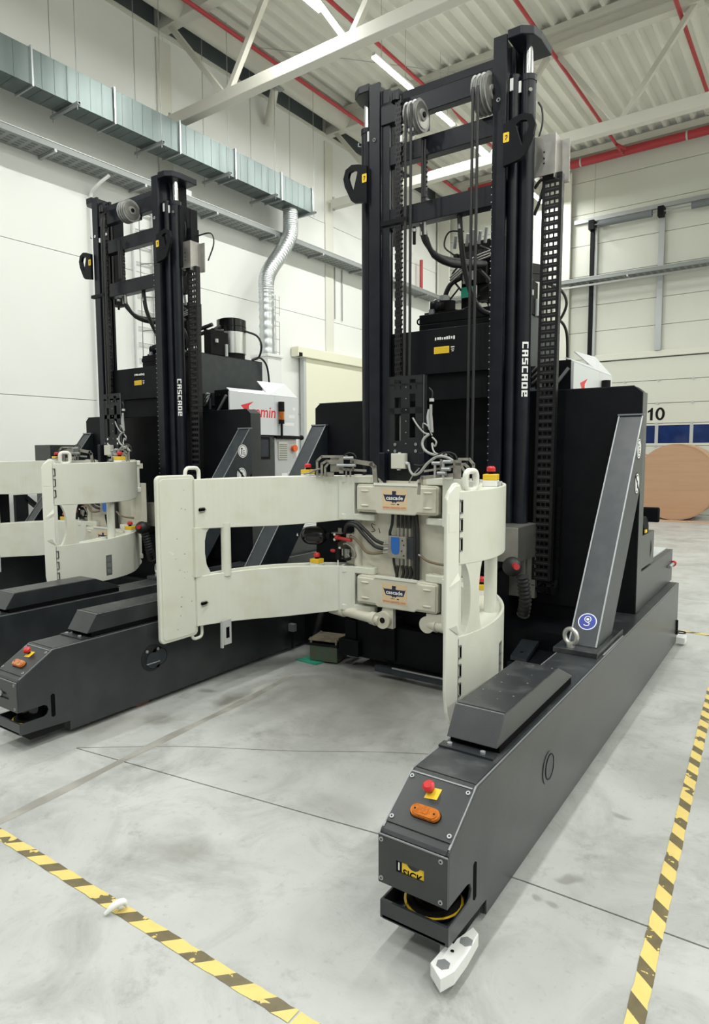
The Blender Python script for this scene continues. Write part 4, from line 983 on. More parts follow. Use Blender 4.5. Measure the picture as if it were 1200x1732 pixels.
lg.add([(.8258, 4.985, 2.105), (.8258, 5.185, 2.155), (.8258, 5.11, 2.108), (.8258, 5.10, 2.0), (.8258, 5.045, 2.06)], [(0, 1, 2, 3, 4)], 'logored'); v2, f2 = text_geo('e', .15, .006, .15); put2d(lg, v2, f2, (.8258, 5.015, 2.035), (0, 1, 0), (0, 0, 1), 'logored')
lg.build('logo', hd_)['label'] = 'red lettering egemin with a red arrow swoosh'
vn = MB()
for k, (yy, zz, w) in enumerate(((5.86, 2.11, .05), (5.82, 2.02, .11), (5.77, 1.93, .18))): vn.prism(rrect(yy-w/2, yy+w/2, zz-.018, zz+.018, .012), 'x', .8255, .8265, 'stwhite')
vn.build('vent_slots', hd_)
MB().box(.60, .80, 4.83, 4.84, 1.80, 2.26, 'black').bar([(.62, 4.815, 1.99), (.79, 4.815, 2.20)], .02, .02, (0, 1, 0), 'zinc').box(.64, .70, 4.80, 4.82, 2.20, 2.22, 'ink').build('hood_front', hd_)
cbn = MB().box(.40, .80, 4.83, 5.54, .50, 1.79, 'grey').build('dark_cabinet', T1, bevel=.004)
MB().box(.801, .806, 5.10, 5.46, 1.53, 1.78, 'ink').box(.806, .81, 5.13, 5.43, 1.56, 1.75, 'screen').box(.806, .81, 5.2, 5.27, 1.60, 1.65, 'cable').build('display', cbn)
MB().tube(cr([(.82, 5.07, 1.50), (.86, 5.18, 1.42), (.86, 5.20, 1.30), (.82, 5.10, 1.18)], 5), .016, 10, 'cab').build('grab_handle', cbn)
bs = MB().box(.803, .806, 5.06, 5.22, 1.03, 1.17, 'stwhite'); v2, f2 = text_geo('b', .12, .008); put2d(bs, v2, f2, (.8065, 5.12, 1.11), (0, 1, 0), (0, 0, 1), 'ink'); bs.box(.8062, .8065, 5.08, 5.2, 1.05, 1.056, 'ink')
bs.build('letter_sign', cbn)['label'] = 'small white sign with a black b'
gc = MB().box(.40, .80, 5.545, 5.93, .50, 1.77, 'cab').build('control_cabinet', T1, bevel=.004)
lv = MB().box(.80, .812, 5.60, 5.76, 1.53, 1.73, 'jbox')
for k in range(8): lv.box(.812, .8135, 5.61, 5.75, 1.545+k*.021, 1.553+k*.021, 'hole')
lv.build('louvre', gc)
MB().cyl((.80, 5.86, 1.655), (.83, 5.86, 1.655), .032, 14, 'orange').cyl((.83, 5.86, 1.655), (.845, 5.86, 1.655), .040, 14, 'orange').build('orange_knob', gc)
nt_ = MB().box(.8005, .8015, 5.66, 5.76, 1.22, 1.37, 'stwhite').box(.8005, .8015, 5.775, 5.855, 1.17, 1.38, 'stwhite')
for k in range(5): nt_.box(.8016, .802, 5.785, 5.845, 1.20+k*.032, 1.206+k*.032, 'logored')
for a in (5.675, 5.735): nt_.box(.8016, .802, a, a+.012, 1.30, 1.325, 'ink')
nt_.build('notice', gc)
stw = MB().cyl((.86, 5.60, 1.76), (.86, 5.60, 1.93), .014, 10, 'ink').build('signal_tower', T1)
MB().cyl((.86, 5.60, 1.93), (.86, 5.60, 1.975), .032, 16, 'ink').cyl((.86, 5.60, 2.065), (.86, 5.60, 2.175), .034, 16, 'ink').build('tower_cap', stw)
MB().cyl((.86, 5.60, 1.975), (.86, 5.60, 2.065), .031, 16, 'amber').build('tower_lens', stw)
MB().cyl((.82, 5.55, 1.78), (.82, 6.0, 1.78), .018, 8, 'ink').sphere((.82, 6.0, 1.78), .03, 8, 6, 'ink').build('cabinet_rail', T1)
tr_ = MB().box(.42, .60, 4.80, 5.06, 2.10, 2.23, 'slate').cyl((.58, 4.78, 2.06), (.58, 4.78, 2.18), .02, 8, 'rubber')
for k in range(6): tr_.tube(cr([(.55, 4.74, 2.08+.02*k), (.60, 4.72, 2.12+.02*k), (.58, 4.78, 2.22)], 4), .008, 6, 'cable' if k % 2 else 'rubber')
tr_.build('cable_reel_box', T1)

# ---- rear platform with seat console
rp = MB().box(.75, 1.335, 4.735, 6.02, .5245, .785, 'grey').build('rear_platform', T1, bevel=.004)
for k in range(4): MB().box(.80+.13*k, .90+.13*k, 5.20, 6.02, .786, .795, 'cab').build('tread_strip', rp)
MB().box(1.10, 1.332, 4.76, 5.19, .80, 1.03, 'grey').prism([(4.9, 1.03), (5.15, 1.03), (5.15, 1.07), (5.05, 1.14), (4.9, 1.14)], 'x', 1.15, 1.30, 'ink').build('operator_console', T1, bevel=.004)
MB().box(1.22, 1.362, 5.19, 5.22, 1.085, 1.195, 'black').box(1.25, 1.29, 5.1, 5.20, 1.06, 1.12, 'black').build('backrest_pad', T1, bevel=.012)
MB().tube(cr([(1.31, 4.78, 1.12), (1.31, 4.86, 1.10), (1.31, 4.90, 1.02), (1.31, 4.88, .92)], 5), .012, 8, 'ink').box(1.325, 1.333, 4.86, 4.92, 1.04, 1.06, 'styellow').build('grab_loop', T1)
eb2 = MB().cyl((1.345, 5.82, .665), (1.345, 6.0, .665), .014, 12, 'zinc').build('rear_stop_arm', T1)
MB().cyl((1.345, 6.0, .665), (1.345, 6.04, .665), .024, 14, 'estop').build('red_button', eb2)
lgm = MB().add([(1.3335, 5.05, .84), (1.3335, 5.10, .90), (1.3335, 5.08, .98), (1.3335, 5.06, .90)], [(0, 1, 2, 3)], 'ink').build('small_mark', T1)

# ---- clamp carriage between the rails
CL = []                                     # everything that rides up and down with the clamp
def cpart(o): CL.append(o.name); return o
pn = MB()
for a, b, c_, d_ in ((-.13, .13, 1.40, 1.665), (-.13, .13, 1.86, 1.90), (-.13, -.088, 1.665, 2.085), (-.040, .028, 1.665, 2.085), (.072, .13, 1.665, 2.085), (-.088, -.04, 1.665, 1.68), (.028, .072, 1.665, 1.70), (-.088, -.04, 1.97, 2.02), (.028, .072, 1.99, 2.02), (-.13, .13, 2.045, 2.06), (-.13, .13, 2.085, 2.11), (-.085, -.045, 2.02, 2.05), (.045, .085, 2.02, 2.05)):
    pn.box(a, b, 3.862, 3.872, c_, d_, 'pgrey')
pn.box(.125, .133, 3.862, 3.91, 1.40, 2.11, 'pgrey').box(-.133, -.125, 3.862, 3.91, 1.40, 2.11, 'pgrey')
pn = cpart(pn.build('mast_plate', T1))
MB().box(.1335, .135, 3.861, 3.866, 1.6, 2.11, 'edge').build('worn_edge', pn)
rd = MB().cyl((-.065, 3.90, 1.68), (-.065, 3.90, 1.85), .008, 8, 'steel').cyl((.065, 3.90, 1.9), (.065, 3.90, 2.03), .008, 8, 'chain').cyl((-.065, 3.89, 1.90), (-.065, 3.89, 1.97), .008, 8, 'chain').cyl((.065, 3.9, 1.68), (.065, 3.9, 1.82), .012, 8, 'chain'); rd.build('guide_pins', pn)
bo = MB()
for x in (-.08, .08):
    for z in (1.61, 1.655): bo.cyl((x, 3.862, z), (x, 3.853, z), .011, 12, 'chrome')
for i in range(6): bo.cyl((.0, 3.862, 1.66+i*.075), (.0, 3.860, 1.66+i*.075), .004, 6, 'zinc')
for x in (-.145, .145): bo.cyl((x, 3.87, 1.615), (x+.012, 3.86, 1.615), .006, 6, 'zinc')
bo.build('bolt_set', pn)
jb = cpart(MB().box(-.088, .020, 3.815, 3.852, 1.492, 1.595, 'jbox').box(-.085, .017, 3.81, 3.815, 1.495, 1.592, 'jbox').build('junction_box', T1, bevel=.006))
MB().cyl((-.03, 3.83, 1.595), (-.03, 3.83, 1.603), .010, 10, 'cab').cyl((-.035, 3.83, 1.492), (-.035, 3.83, 1.482), .014, 10, 'cab').cyl((.02, 3.83, 1.53), (.042, 3.83, 1.525), .012, 10, 'cab').build('cable_gland', jb)
for x in (-.155, .150): cpart(MB().box(x-.022, x+.022, 3.80, 3.87, 1.36, 1.60, 'mast').build('side_arm', T1, bevel=.004))
wires = [([(.042, 3.83, 1.525), (.07, 3.80, 1.48), (.11, 3.78, 1.455), (.16, 3.77, 1.47), (.22, 3.76, 1.53), (.30, 3.75, 1.575), (.38, 3.74, 1.565), (.43, 3.74, 1.53)], .009, 'cable'),
         ([(.06, 3.85, 1.83), (.10, 3.84, 1.78), (.15, 3.84, 1.73), (.19, 3.84, 1.72)], .006, 'cable'),
         ([(.13, 3.86, 1.76), (.14, 3.85, 1.79), (.18, 3.84, 1.77), (.21, 3.84, 1.71)], .005, 'cable'),
         ([(.19, 3.84, 1.72), (.155, 3.83, 1.69), (.15, 3.82, 1.65), (.18, 3.81, 1.61), (.25, 3.80, 1.585), (.34, 3.79, 1.585)], .009, 'cable'),
         ([(.21, 3.84, 1.70), (.24, 3.84, 1.67), (.23, 3.84, 1.64), (.21, 3.84, 1.66), (.25, 3.8, 1.60), (.33, 3.8, 1.575)], .006, 'cable'),
         ([(.20, 3.84, 1.91), (.20, 3.84, 1.85), (.205, 3.84, 1.80), (.21, 3.84, 1.73)], .010, 'cable'),
         ([(.185, 3.85, 1.88), (.175, 3.85, 1.82), (.19, 3.85, 1.75)], .012, 'cab'),
         ([(.18, 3.85, 2.02), (.205, 3.85, 1.99), (.20, 3.85, 1.93)], .005, 'rubber'),
         ([(.30, 3.76, 1.56), (.36, 3.75, 1.60), (.42, 3.75, 1.585), (.44, 3.75, 1.53)], .005, 'rubber'),
         ([(.10, 3.80, 1.52), (.18, 3.78, 1.52), (.26, 3.77, 1.57), (.34, 3.76, 1.60), (.40, 3.76, 1.57)], .005, 'rubber'),
         ([(-.22, 3.74, 1.53), (-.18, 3.74, 1.50), (-.15, 3.74, 1.43), (-.14, 3.74, 1.40)], .005, 'rubber'),
         ([(.06, 3.80, 1.40), (.09, 3.80, 1.45), (.14, 3.80, 1.50)], .004, 'cable')]
for pts, r_, m_ in wires: cpart(hose('sensor_cable', pts, r_, m_, 5, k=6))
MB_ = MB().cyl((.2, 3.85, 1.93), (.2, 3.85, 1.95), .016, 10, 'cab'); cpart(MB_.build('cable_plug', T1))

# ---- clamp body
bp = cpart(MB().prism([(-.40, .76), (-.53, .93), (-.53, .96), (-.36, 1.06), (-.36, 1.22), (.50, 1.22), (.50, .76)], 'y', 3.80, 3.86, 'cream2').build('clamp_body', T1, bevel=.006))
MB().box(-.28, .34, 3.83, 3.95, 1.36, 1.41, 'cream2').prism([(-.30, 1.39), (-.13, 1.39), (-.17, 1.425), (-.30, 1.425)], 'y', 3.80, 3.84, 'cream2').prism([(.09, 1.39), (.30, 1.39), (.30, 1.425), (.13, 1.425)], 'y', 3.80, 3.84, 'cream2').build('body_top', bp)
MB().cyl((0, 3.86, .98), (0, 4.0, .98), .36, 40, 'black').build('rotator', bp)
ml = MB()
ml.tube(cr([(-.205, 3.7985, 1.105), (-.235, 3.7985, 1.11), (-.225, 3.7985, 1.085), (-.205, 3.7985, 1.065), (-.235, 3.7985, 1.055)], 3), .0022, 4, 'ink'); ml.tube([(-.175, 3.7985, 1.085), (-.165, 3.7985, 1.05)], .002, 4, 'ink'); ml.build('hand_mark', bp)
def hinge_block(z0, z1):
    zc_ = (z0+z1)/2; y0 = 3.70
    p = rrect(-.30, .325, z0, z1, .022, 4)
    b = MB().prism(p, 'y', y0+.012, 3.86, 'cream2').build('hinge_block', T1, bevel=.005); cpart(b)
    f = MB().prism([(-.29, z0+.012), (-.14, z0+.012), (-.13, z0-.006), (.16, z0-.006), (.18, z0+.012), (.315, z0+.012), (.315, z1-.012), (.20, z1-.012), (.16, z1+.010), (-.13, z1+.010), (-.16, z1-.012), (-.29, z1-.012)], 'y', y0, y0+.02, 'cream2')
    f.build('face_plate', b, bevel=.008)
    rb = MB()
    for xx, zz in ((-.225, z1-.045), (-.225, z0+.045), (.255, z1-.045), (.255, z0+.045)): rb.sphere((xx, y0, zz), .035, 12, 6, 'cream2', (1, .22, .22))
    rb.box(-.15, .18, y0-.006, y0+.01, z1-.004, z1+.012, 'rim'); rb.build('cast_ribs', b)
    d_ = MB(); cx = .010; yy = y0-.0015
    d_.box(cx-.095, cx+.095, yy, yy+.0014, zc_-.067, zc_+.067, 'beige')
    w = [(-.088, .030), (-.078, .024), (.078, .024), (.088, .030), (.070, -.014), (.018, -.016), (.008, -.026), (-.002, -.018), (-.012, -.026), (-.022, -.016), (-.066, -.014)]
    d_.add([(cx+a, yy-.0004, zc_+.004+b_*1.1) for a, b_ in w], [tuple(range(len(w)))], 'navy')
    hd2 = [(-.018, .024), (-.018, .046), (.016, .046), (.010, .040), (.016, .036), (.008, .030), (.016, .024)]
    d_.add([(cx+a, yy-.0004, zc_+.004+b_*1.1) for a, b_ in hd2], [tuple(range(len(hd2)))], 'navy')
    v2, f2 = text_geo('cascade', .036, .022); kk = .128/(max(a for a, _ in v2)-min(a for a, _ in v2)); v2 = [(a*kk, b_) for a, b_ in v2]; put2d(d_, v2, f2, (cx, yy-.0008, zc_+.0085), (1, 0, 0), (0, 0, 1), 'stwhite')
    d_.box(cx-.028, cx+.004, yy-.0006, yy, zc_-.034, zc_-.031, 'ink'); d_.box(cx+.02, cx+.036, yy-.0006, yy, zc_-.036, zc_-.029, 'ink')
    v2, f2 = text_geo('www.cascorp.com', .027, .006); kk = .175/(max(a for a, _ in v2)-min(a for a, _ in v2)); v2 = [(a*kk, b_) for a, b_ in v2]; put2d(d_, v2, f2, (cx, yy-.0008, zc_-.053), (1, 0, 0), (0, 0, 1), 'stred')
    d_.build('decal', b)['label'] = 'beige sticker with a dark winged emblem, lettered cascade and www.cascorp.com'
    MB().box(-.338, -.30, 3.76, 3.85, z0+.015, z1-.015, 'dark').box(.325, .345, 3.76, 3.85, z0+.015, z1-.015, 'dark').build('hinge_gap', b)
hinge_block(1.200, 1.388); hinge_block(.565, .762)

# ---- clamp arms
def arc_pts(cx, cy, R, a0, a1, n_): return [(cx+R*math.cos(math.radians(a0+(a1-a0)*i/n_)), cy+R*math.sin(math.radians(a0+(a1-a0)*i/n_))) for i in range(n_+1)]
def arc_beam(cx, cy, Ri, Ro, a0, a1, z0f, z1f, n_=26, m_='cream', rim=.014, dep=.02, rof=None, rif=None):
    mb = MB(); I = []; O = []; I2 = []; O2 = []
    for i in range(n_+1):
        t = i/n_; a = math.radians(a0+(a1-a0)*t); ro = rof(t) if rof else Ro; Ri_ = rif(t) if rif else Ri; z0, z1 = z0f(t), z1f(t); c_, s_ = math.cos(a), math.sin(a)
        p = lambda r, z: (cx+r*c_, cy+r*s_, z)
        k = [p(Ri_, z0), p(ro, z0), p(ro, z1), p(ro-rim, z1), p(ro-rim, z1-dep), p(Ri_+rim, z1-dep), p(Ri_+rim, z1), p(Ri_, z1)]
        I.append(k)
    n8 = 8; vs_ = [q for k in I for q in k]; fs = []; sm = []
    for i in range(n_):
        for j in range(n8): fs.append((i*n8+j, i*n8+(j+1) % n8, (i+1)*n8+(j+1) % n8, (i+1)*n8+j))
    mb.add(vs_, fs, m_); mb.add(vs_[:n8], [tuple(range(n8))[::-1]], m_); mb.add(vs_[-n8:], [tuple(range(n8))], m_)
    return mb
def cap_tube(mb, pts, r, m_): mb.tube(pts, r, 8, m_)
def loop_handle(mb, c, ux, uz, w, h, t, m_='rim'):
    O_, X_, Z_ = Vector(c), Vector(ux), Vector(uz); pts = [O_+X_*a+Z_*b for a, b in rrect(-w/2, w/2, -h/2, h/2, min(w, h)*.32, 4)]
    mb.tube(pts, t, 8, m_, closed=True)

# left arm: its hollow side faces the camera
LA = MB().cyl((-.345, 3.80, .50), (-.345, 3.80, 1.45), .030, 16, 'cream2'); LA = cpart(LA.build('clamp_arm', T1)); LA['label'] = 'left clamp arm, hollow side towards the viewer'
cx, cy = -.02, 2.75
for (lo0, lo1, hi0, hi1) in ((1.105, 1.140, 1.430, 1.442), (.455, .500, .789, .812)):
    def z0f(t, a=lo0, b=lo1): return a-.010*math.sin(math.pi*t)+(b-a)*max(0, (t-.5)*2)**1.5
    def z1f(t, a=hi0, b=hi1): return a+(b-a)*t
    o = arc_beam(cx, cy, 1.05, 1.20, 169.6, 110, z0f, z1f, rof=lambda t: 1.10+.10*math.sin(min(1, t*1.6)*math.pi*.5)).build('arm_beam', LA, bevel=.004)
    # knuckle plates above and below the hinge block
    for za, zb_ in ((hi1-.050, hi1), (lo1-.005, lo1+.042)):
        kp = MB().prism([(-.42, 3.70), (-.36, 3.735), (-.21, 3.745), (-.185, 3.76), (-.185, 3.80), (-.22, 3.84), (-.345, 3.86), (-.47, 3.83)], 'z', za, zb_, 'cream'); kp.build('knuckle_plate', LA, bevel=.008)
    MB().prism([(-.44, 3.70), (-.335, 3.738), (-.335, 3.80), (-.46, 3.80)], 'z', lo1, hi1, 'cream').build('knuckle_web', LA)
    MB().cyl((-.25, 3.795, hi1), (-.25, 3.795, hi1+.006), .028, 14, 'cream2').build('pivot_cap', LA)
    # slot where the pad pin shows
    zz = hi0-.20 if hi0 > 1 else hi0-.185
    MB().prism(rrect(2.965, 3.015, zz-.012, zz+.012, .0115), 'x', -1.056, -1.036, 'dark').tube([(-1.034, 2.965, zz+.013), (-1.034, 3.005, zz+.013), (-1.034, 3.019, zz), (-1.034, 3.005, zz-.013), (-1.034, 2.965, zz-.013)], .004, 6, 'bracket').build('pin_slot', LA)
MB().cyl((-1.005, 3.165, .77), (-1.005, 3.165, 1.13), .033, 18, 'cream').build('arm_post', LA)
# web plate with a rounded cut next to the pad
wpts = [(2.93, .785), (3.085, .785), (3.060, .80), (3.025, .86), (3.012, .94), (3.014, 1.02), (3.03, 1.075), (3.055, 1.10), (3.085, 1.115), (2.93, 1.115)]
MB().prism(wpts, 'x', -1.075, -1.045, 'cream').build('web_plate', LA, bevel=.003)
pad = MB().prism(rrect(2.655, 2.965, .392, 1.462, .035, 5), 'x', -1.105, -1.075, 'cream').build('clamp_pad', LA, bevel=.008)
MB().prism(rrect(2.672, 2.945, .41, 1.44, .03, 5), 'x', -1.0755, -1.070, 'cream').build('pad_face', LA, bevel=.003)
ns = MB()
for i in range(16):
    a, b = random.uniform(2.69, 2.92), random.uniform(.45, 1.42); ns.box(-1.0705, -1.0695, a, a+random.uniform(.004, .012), b, b+random.uniform(.002, .008), 'bracket')
ns.prism([(2.735, .985), (2.775, .965), (2.765, .95), (2.73, .975)], 'x', -1.0705, -1.0695, 'rim'); ns.build('scratches', LA)['kind'] = 'stuff'
lh = MB(); loop_handle(lh, (-1.09, 2.955, 1.455), (0, 1, 0), (0, 0, 1), .115, .10, .013); loop_handle(lh, (-1.09, 2.965, .415), (0, 1, 0), (0, 0, 1), .085, .10, .011); lh.build('pad_loop', LA)
hs = MB().box(-.985, -.975, 3.10, 3.17, .30, .47, 'cab').box(-.974, -.973, 3.12, 3.15, .345, .42, 'dark').bar([(-.98, 3.09, .47), (-.98, 3.085, .285)], .012, .02, (1, 0, 0), 'cab'); hs.build('hanging_strap', LA)

# right arm: its round outside faces the camera
RA = cpart(MB().cyl((.375, 3.80, .50), (.375, 3.80, 1.45), .030, 16, 'cream2').build('clamp_arm', T1)); RA['label'] = 'right clamp arm, rounded outside towards the viewer'
cx, cy = .034, 2.857
for (lo0, hi0, hi1) in ((1.110, 1.432, 1.442), (.460, .789, .812)):
    o = arc_beam(cx, cy, .865, 1.0, -14.9, 66, lambda t, a=lo0: a-.012*math.sin(math.pi*t)+.04*max(0, t-.6)*2, lambda t, a=hi0, b=hi1: a+(b-a)*t, n_=34, rif=lambda t: .865+.100*max(0, 1-t/.35)**1.3).build('arm_beam', RA, bevel=.004)
    for p in o.data.polygons: p.use_smooth = False
    for za, zb_ in ((hi1-.050, hi1), (lo0+.025, lo0+.072)):
        MB().prism([(.44, 3.70), (.37, 3.72), (.24, 3.735), (.215, 3.75), (.215, 3.80), (.25, 3.84), (.375, 3.86), (.50, 3.80)], 'z', za, zb_, 'cream').build('knuckle_plate', RA, bevel=.008)
    MB().prism([(.46, 3.68), (.355, 3.725), (.355, 3.80), (.48, 3.80)], 'z', lo0+.03, hi1, 'cream').build('knuckle_web', RA)
    MB().cyl((.275, 3.79, hi1-.09 if hi1 < 1 else hi1), (.275, 3.79, hi1+.006), .026, 14, 'cream2').build('pivot_cap', RA)
# stiffener line and inner neck between the two beams
def on_arc(R, deg, z): a = math.radians(deg); return (cx+R*math.cos(a), cy+R*math.sin(a), z)
nk = MB(); rows = []
for i in range(15):
    t = i/14; z = .775+(1.125-.775)*t; e = (2*t-1)**2; e = e**1.3; rows.append((z, -9.8-3.0*e, -5.8+2.0*e))
for R_, flip in ((1.0, False), (.962, True)):
    vs_ = []
    for z, a, b in rows:
        for k in range(4): vs_.append(on_arc(R_-.002, a+(b-a)*k/3, z))
    nk.add(vs_, [(4*i+k, 4*i+k+1, 4*i+k+5, 4*i+k+4) for i in range(14) for k in range(3)], 'cream')
vs_ = []
for z, a, b in rows: vs_ += [on_arc(.998, a, z), on_arc(.96, a, z), on_arc(.998, b, z), on_arc(.96, b, z)]
nk.add(vs_, [(4*i, 4*i+1, 4*i+5, 4*i+4) for i in range(14)]+[(4*i+2, 4*i+6, 4*i+7, 4*i+3) for i in range(14)], 'cream'); nk.build('arm_neck', RA)
pq = on_arc(.93, 19, 0); MB().cyl((pq[0], pq[1], .77), (pq[0], pq[1], 1.13), .033, 18, 'cream').build('arm_post', RA)
# right pad: tall plate leaning outwards, seen almost from its outer face
u = Vector((.245, .97, 0)).normalized(); nrm = Vector((.97, -.245, 0)).normalized(); p0 = Vector(on_arc(1.0, -14.9, 0))
def PD(s, h, z): q = p0+u*s+nrm*h; return (q.x, q.y, z)
def pad_prism(poly, h0, h1, m_): 
    mb = MB(); n_ = len(poly); vs_ = [PD(s, h0, z) for s, z in poly]+[PD(s, h1, z) for s, z in poly]
    return mb.add(vs_, [tuple(range(n_))[::-1], tuple(range(n_, 2*n_))]+[(i, (i+1) % n_, n_+(i+1) % n_, n_+i) for i in range(n_)], m_)
prof = [(-.092, .55), (-.080, .46), (-.058, .405), (-.03, .392), (.01, .392), (.025, .43), (.025, 1.43), (.01, 1.462), (-.01, 1.470), (-.03, 1.468), (-.075, 1.435), (-.092, 1.405)]
pad_prism([(a if a > -.05 else a+.012, z) for a, z in prof], -.022, -.004, 'cream').build('clamp_pad', RA, bevel=.007)
pad_prism([(-.086, .56), (-.072, .46), (-.052, .412), (-.004, .40), (-.004, 1.458), (-.03, 1.458), (-.07, 1.43), (-.086, 1.40)], -.006, .004, 'rim').build('pad_back', RA, bevel=.003)
for zz in (1.365, 1.285, 1.200, .72, .635, .55):
    tl = MB()
    tl.hexa([PD(s, h, z) for z in (zz-.030, zz-.024) for s, h in ((0, .0), (.016, .0), (.016, .0065), (0, .0065))], 'hole')
    tl.hexa([PD(s, h, z) for z in (zz+.024, zz+.030) for s, h in ((-.002, .0), (.016, .0), (.016, .0065), (-.002, .0065))], 'hole')
    tl.hexa([PD(s, h, z) for z in (zz-.030, zz+.030) for s, h in ((.011, -.004), (.016, -.004), (.016, .0065), (.011, .0065))], 'dark'); tl.build('hinge_slot', RA)
for za, zb_ in ((1.12, 1.40), (.47, .78)): MB().hexa([PD(s, h, z) for z in (za, zb_) for s, h in ((-.005, .0), (-.002, .0), (-.002, .0045), (-.005, .0045))], 'hole').build('hinge_line', RA)
gs = MB()
gs.add([PD(-.07, .0045, 1.02), PD(-.01, .0045, 1.08), PD(-.01, .016, 1.05), PD(-.06, .0045, 1.0)], [(0, 1, 2), (0, 2, 3)], 'rim'); gs.add([PD(-.07, .0045, .84), PD(-.03, .016, .85), PD(-.005, .010, .80), PD(-.01, .0045, .86)], [(0, 1, 2), (0, 2, 3)], 'rim'); gs.build('pad_gusset', RA)
sq = MB()
for zz in (1.30,): sq.hexa([PD(s, h, z) for z in (zz-.04, zz+.04) for s, h in ((-.075, .004), (-.02, .004), (-.02, .0055), (-.075, .0055))], 'rim')
sq.build('pad_boss', RA)
lh = MB(); loop_handle(lh, PD(.10, -.02, 1.475), u, (0, 0, 1), .075, .085, .014); lh.build('pad_loop', RA)
sk = MB()
for k in range(3):
    a = 11.5
    q = [on_arc(1.0015, a+d_, z) for d_, z in ((-1.4, .505+.05*k), (1.4, .505+.05*k), (1.4, .545+.05*k), (-1.4, .545+.05*k))]; sk.add(q, [(0, 1, 2, 3)], 'hole')
q = [on_arc(1.001, 11.5+d_, z) for d_, z in ((-1.9, .49), (1.9, .49), (1.9, .66), (-1.9, .66))]; sk.add(q, [(0, 1, 2, 3)], 'steel'); sk.build('side_sticker', RA)
# emergency stops on the arms
def estop_box(x, y, z, rot=0):
    c_, s_ = math.cos(rot), math.sin(rot); b = MB()
    def tr(mb): mb.v = [(x+(p[0])*c_-(p[1])*s_, y+(p[0])*s_+(p[1])*c_, z+p[2]) for p in mb.v]; return mb
    o = cpart(tr(MB().box(-.038, .038, -.034, .034, 0, .034, 'whitepl').box(-.038, .038, -.034, .034, .034, .066, 'yellow')).build('emergency_stop', T1, bevel=.004)); o['label'] = 'yellow box with a red mushroom button'
    m2 = MB(); m2.cyl((0, 0, .066), (0, 0, .080), .014, 12, 'ink').cyl((0, 0, .080), (0, 0, .098), .024, 18, 'estop').cyl((0, 0, .098), (0, 0, .108), .024, 18, 'estop', r1=.015); tr(m2).build('red_button', o)
    m3 = MB().box(.038, .058, -.01, .01, .005, .028, 'cab'); tr(m3).build('cable_gland', o)
q = on_arc(.93, 30, 0); estop_box(q[0], q[1], 1.418, .2); q = on_arc(.935, 43, 0); estop_box(q[0], q[1], .78, .2)
a = math.radians(126); estop_box(-.02+1.115*math.cos(a), 2.75+1.115*math.sin(a), 1.418, .0); estop_box(-.02+1.115*math.cos(math.radians(123)), 2.75+1.115*math.sin(math.radians(123)), .783, .0)

# valve block and hoses on the clamp body
vb = cpart(MB().box(-.062, .078, 3.735, 3.80, .898, 1.045, 'bracket').box(.078, .125, 3.75, 3.80, .90, 1.04, 'slate').build('valve_block', T1, bevel=.003))
MB().prism([(-.038, .96), (-.028, .932), (-.005, .922), (.02, .930), (.028, .955), (.028, 1.040), (-.038, 1.040)], 'y', 3.7335, 3.735, 'blue').build('blue_patch', vb)
ft = MB()
for x in (.0, .03, .06, .09): ft.cyl((x, 3.765, 1.045), (x, 3.765, 1.11), .009, 8, 'steel').cyl((x, 3.765, .842), (x, 3.765, .898), .009, 8, 'steel')
for z in (.99, .955, .93): ft.cyl((-.115, 3.76, z-.005), (-.062, 3.765, z), .009, 8, 'steel')
ft.cyl((.125, 3.77, .945), (.185, 3.75, .925), .009, 8, 'steel')
for x, z in ((.05, 1.02), (.06, .99), (.045, .95), (.06, .92)): ft.cyl((x, 3.733, z), (x, 3.735, z), .005, 6, 'ink')
ft.build('fittings', vb)
for x in (.0, .03, .06, .09): cpart(hose('hydraulic_hose', [(x, 3.765, 1.10), (x-.003, 3.77, 1.16), (x-.005, 3.78, 1.23)], .011, k=6)); cpart(hose('hydraulic_hose', [(x, 3.765, .85), (x-.01+.02*(x > .02), 3.77, .80), (x-.02, 3.78, .74)], .011, k=6))
for k, x in enumerate((.115, .135)): cpart(hose('hydraulic_hose', [(x-.01, 3.775, 1.22), (x+.012, 3.765, 1.08), (x+.018, 3.76, .95), (x+.012, 3.77, .72)], .014, k=6))
for pts, r_, m_ in (([(-.115, 3.76, .985), (-.17, 3.74, 1.01), (-.24, 3.73, 1.07), (-.31, 3.73, 1.115), (-.39, 3.74, 1.11), (-.44, 3.78, 1.06)], .013, 'rubber'),
                    ([(-.115, 3.76, .95), (-.17, 3.735, .97), (-.25, 3.725, 1.04), (-.32, 3.725, 1.10), (-.40, 3.735, 1.095), (-.45, 3.78, 1.03)], .013, 'rubber'),
                    ([(-.115, 3.76, .925), (-.18, 3.74, .915), (-.24, 3.735, .925), (-.29, 3.735, .975), (-.34, 3.74, 1.01), (-.38, 3.745, 1.015)], .010, 'hosebrown'),
                    ([(-.055, 3.77, 1.02), (-.065, 3.765, 1.06), (-.05, 3.77, 1.13), (-.05, 3.78, 1.23)], .010, 'rubber'), ([(-.04, 3.77, .90), (-.03, 3.765, .85), (-.01, 3.78, .74)], .009, 'rubber'),
                    ([(.185, 3.75, .925), (.24, 3.74, .90), (.32, 3.75, .885), (.40, 3.78, .88)], .009, 'hosebrown')):
    cpart(hose('hydraulic_hose', pts, r_, m_))
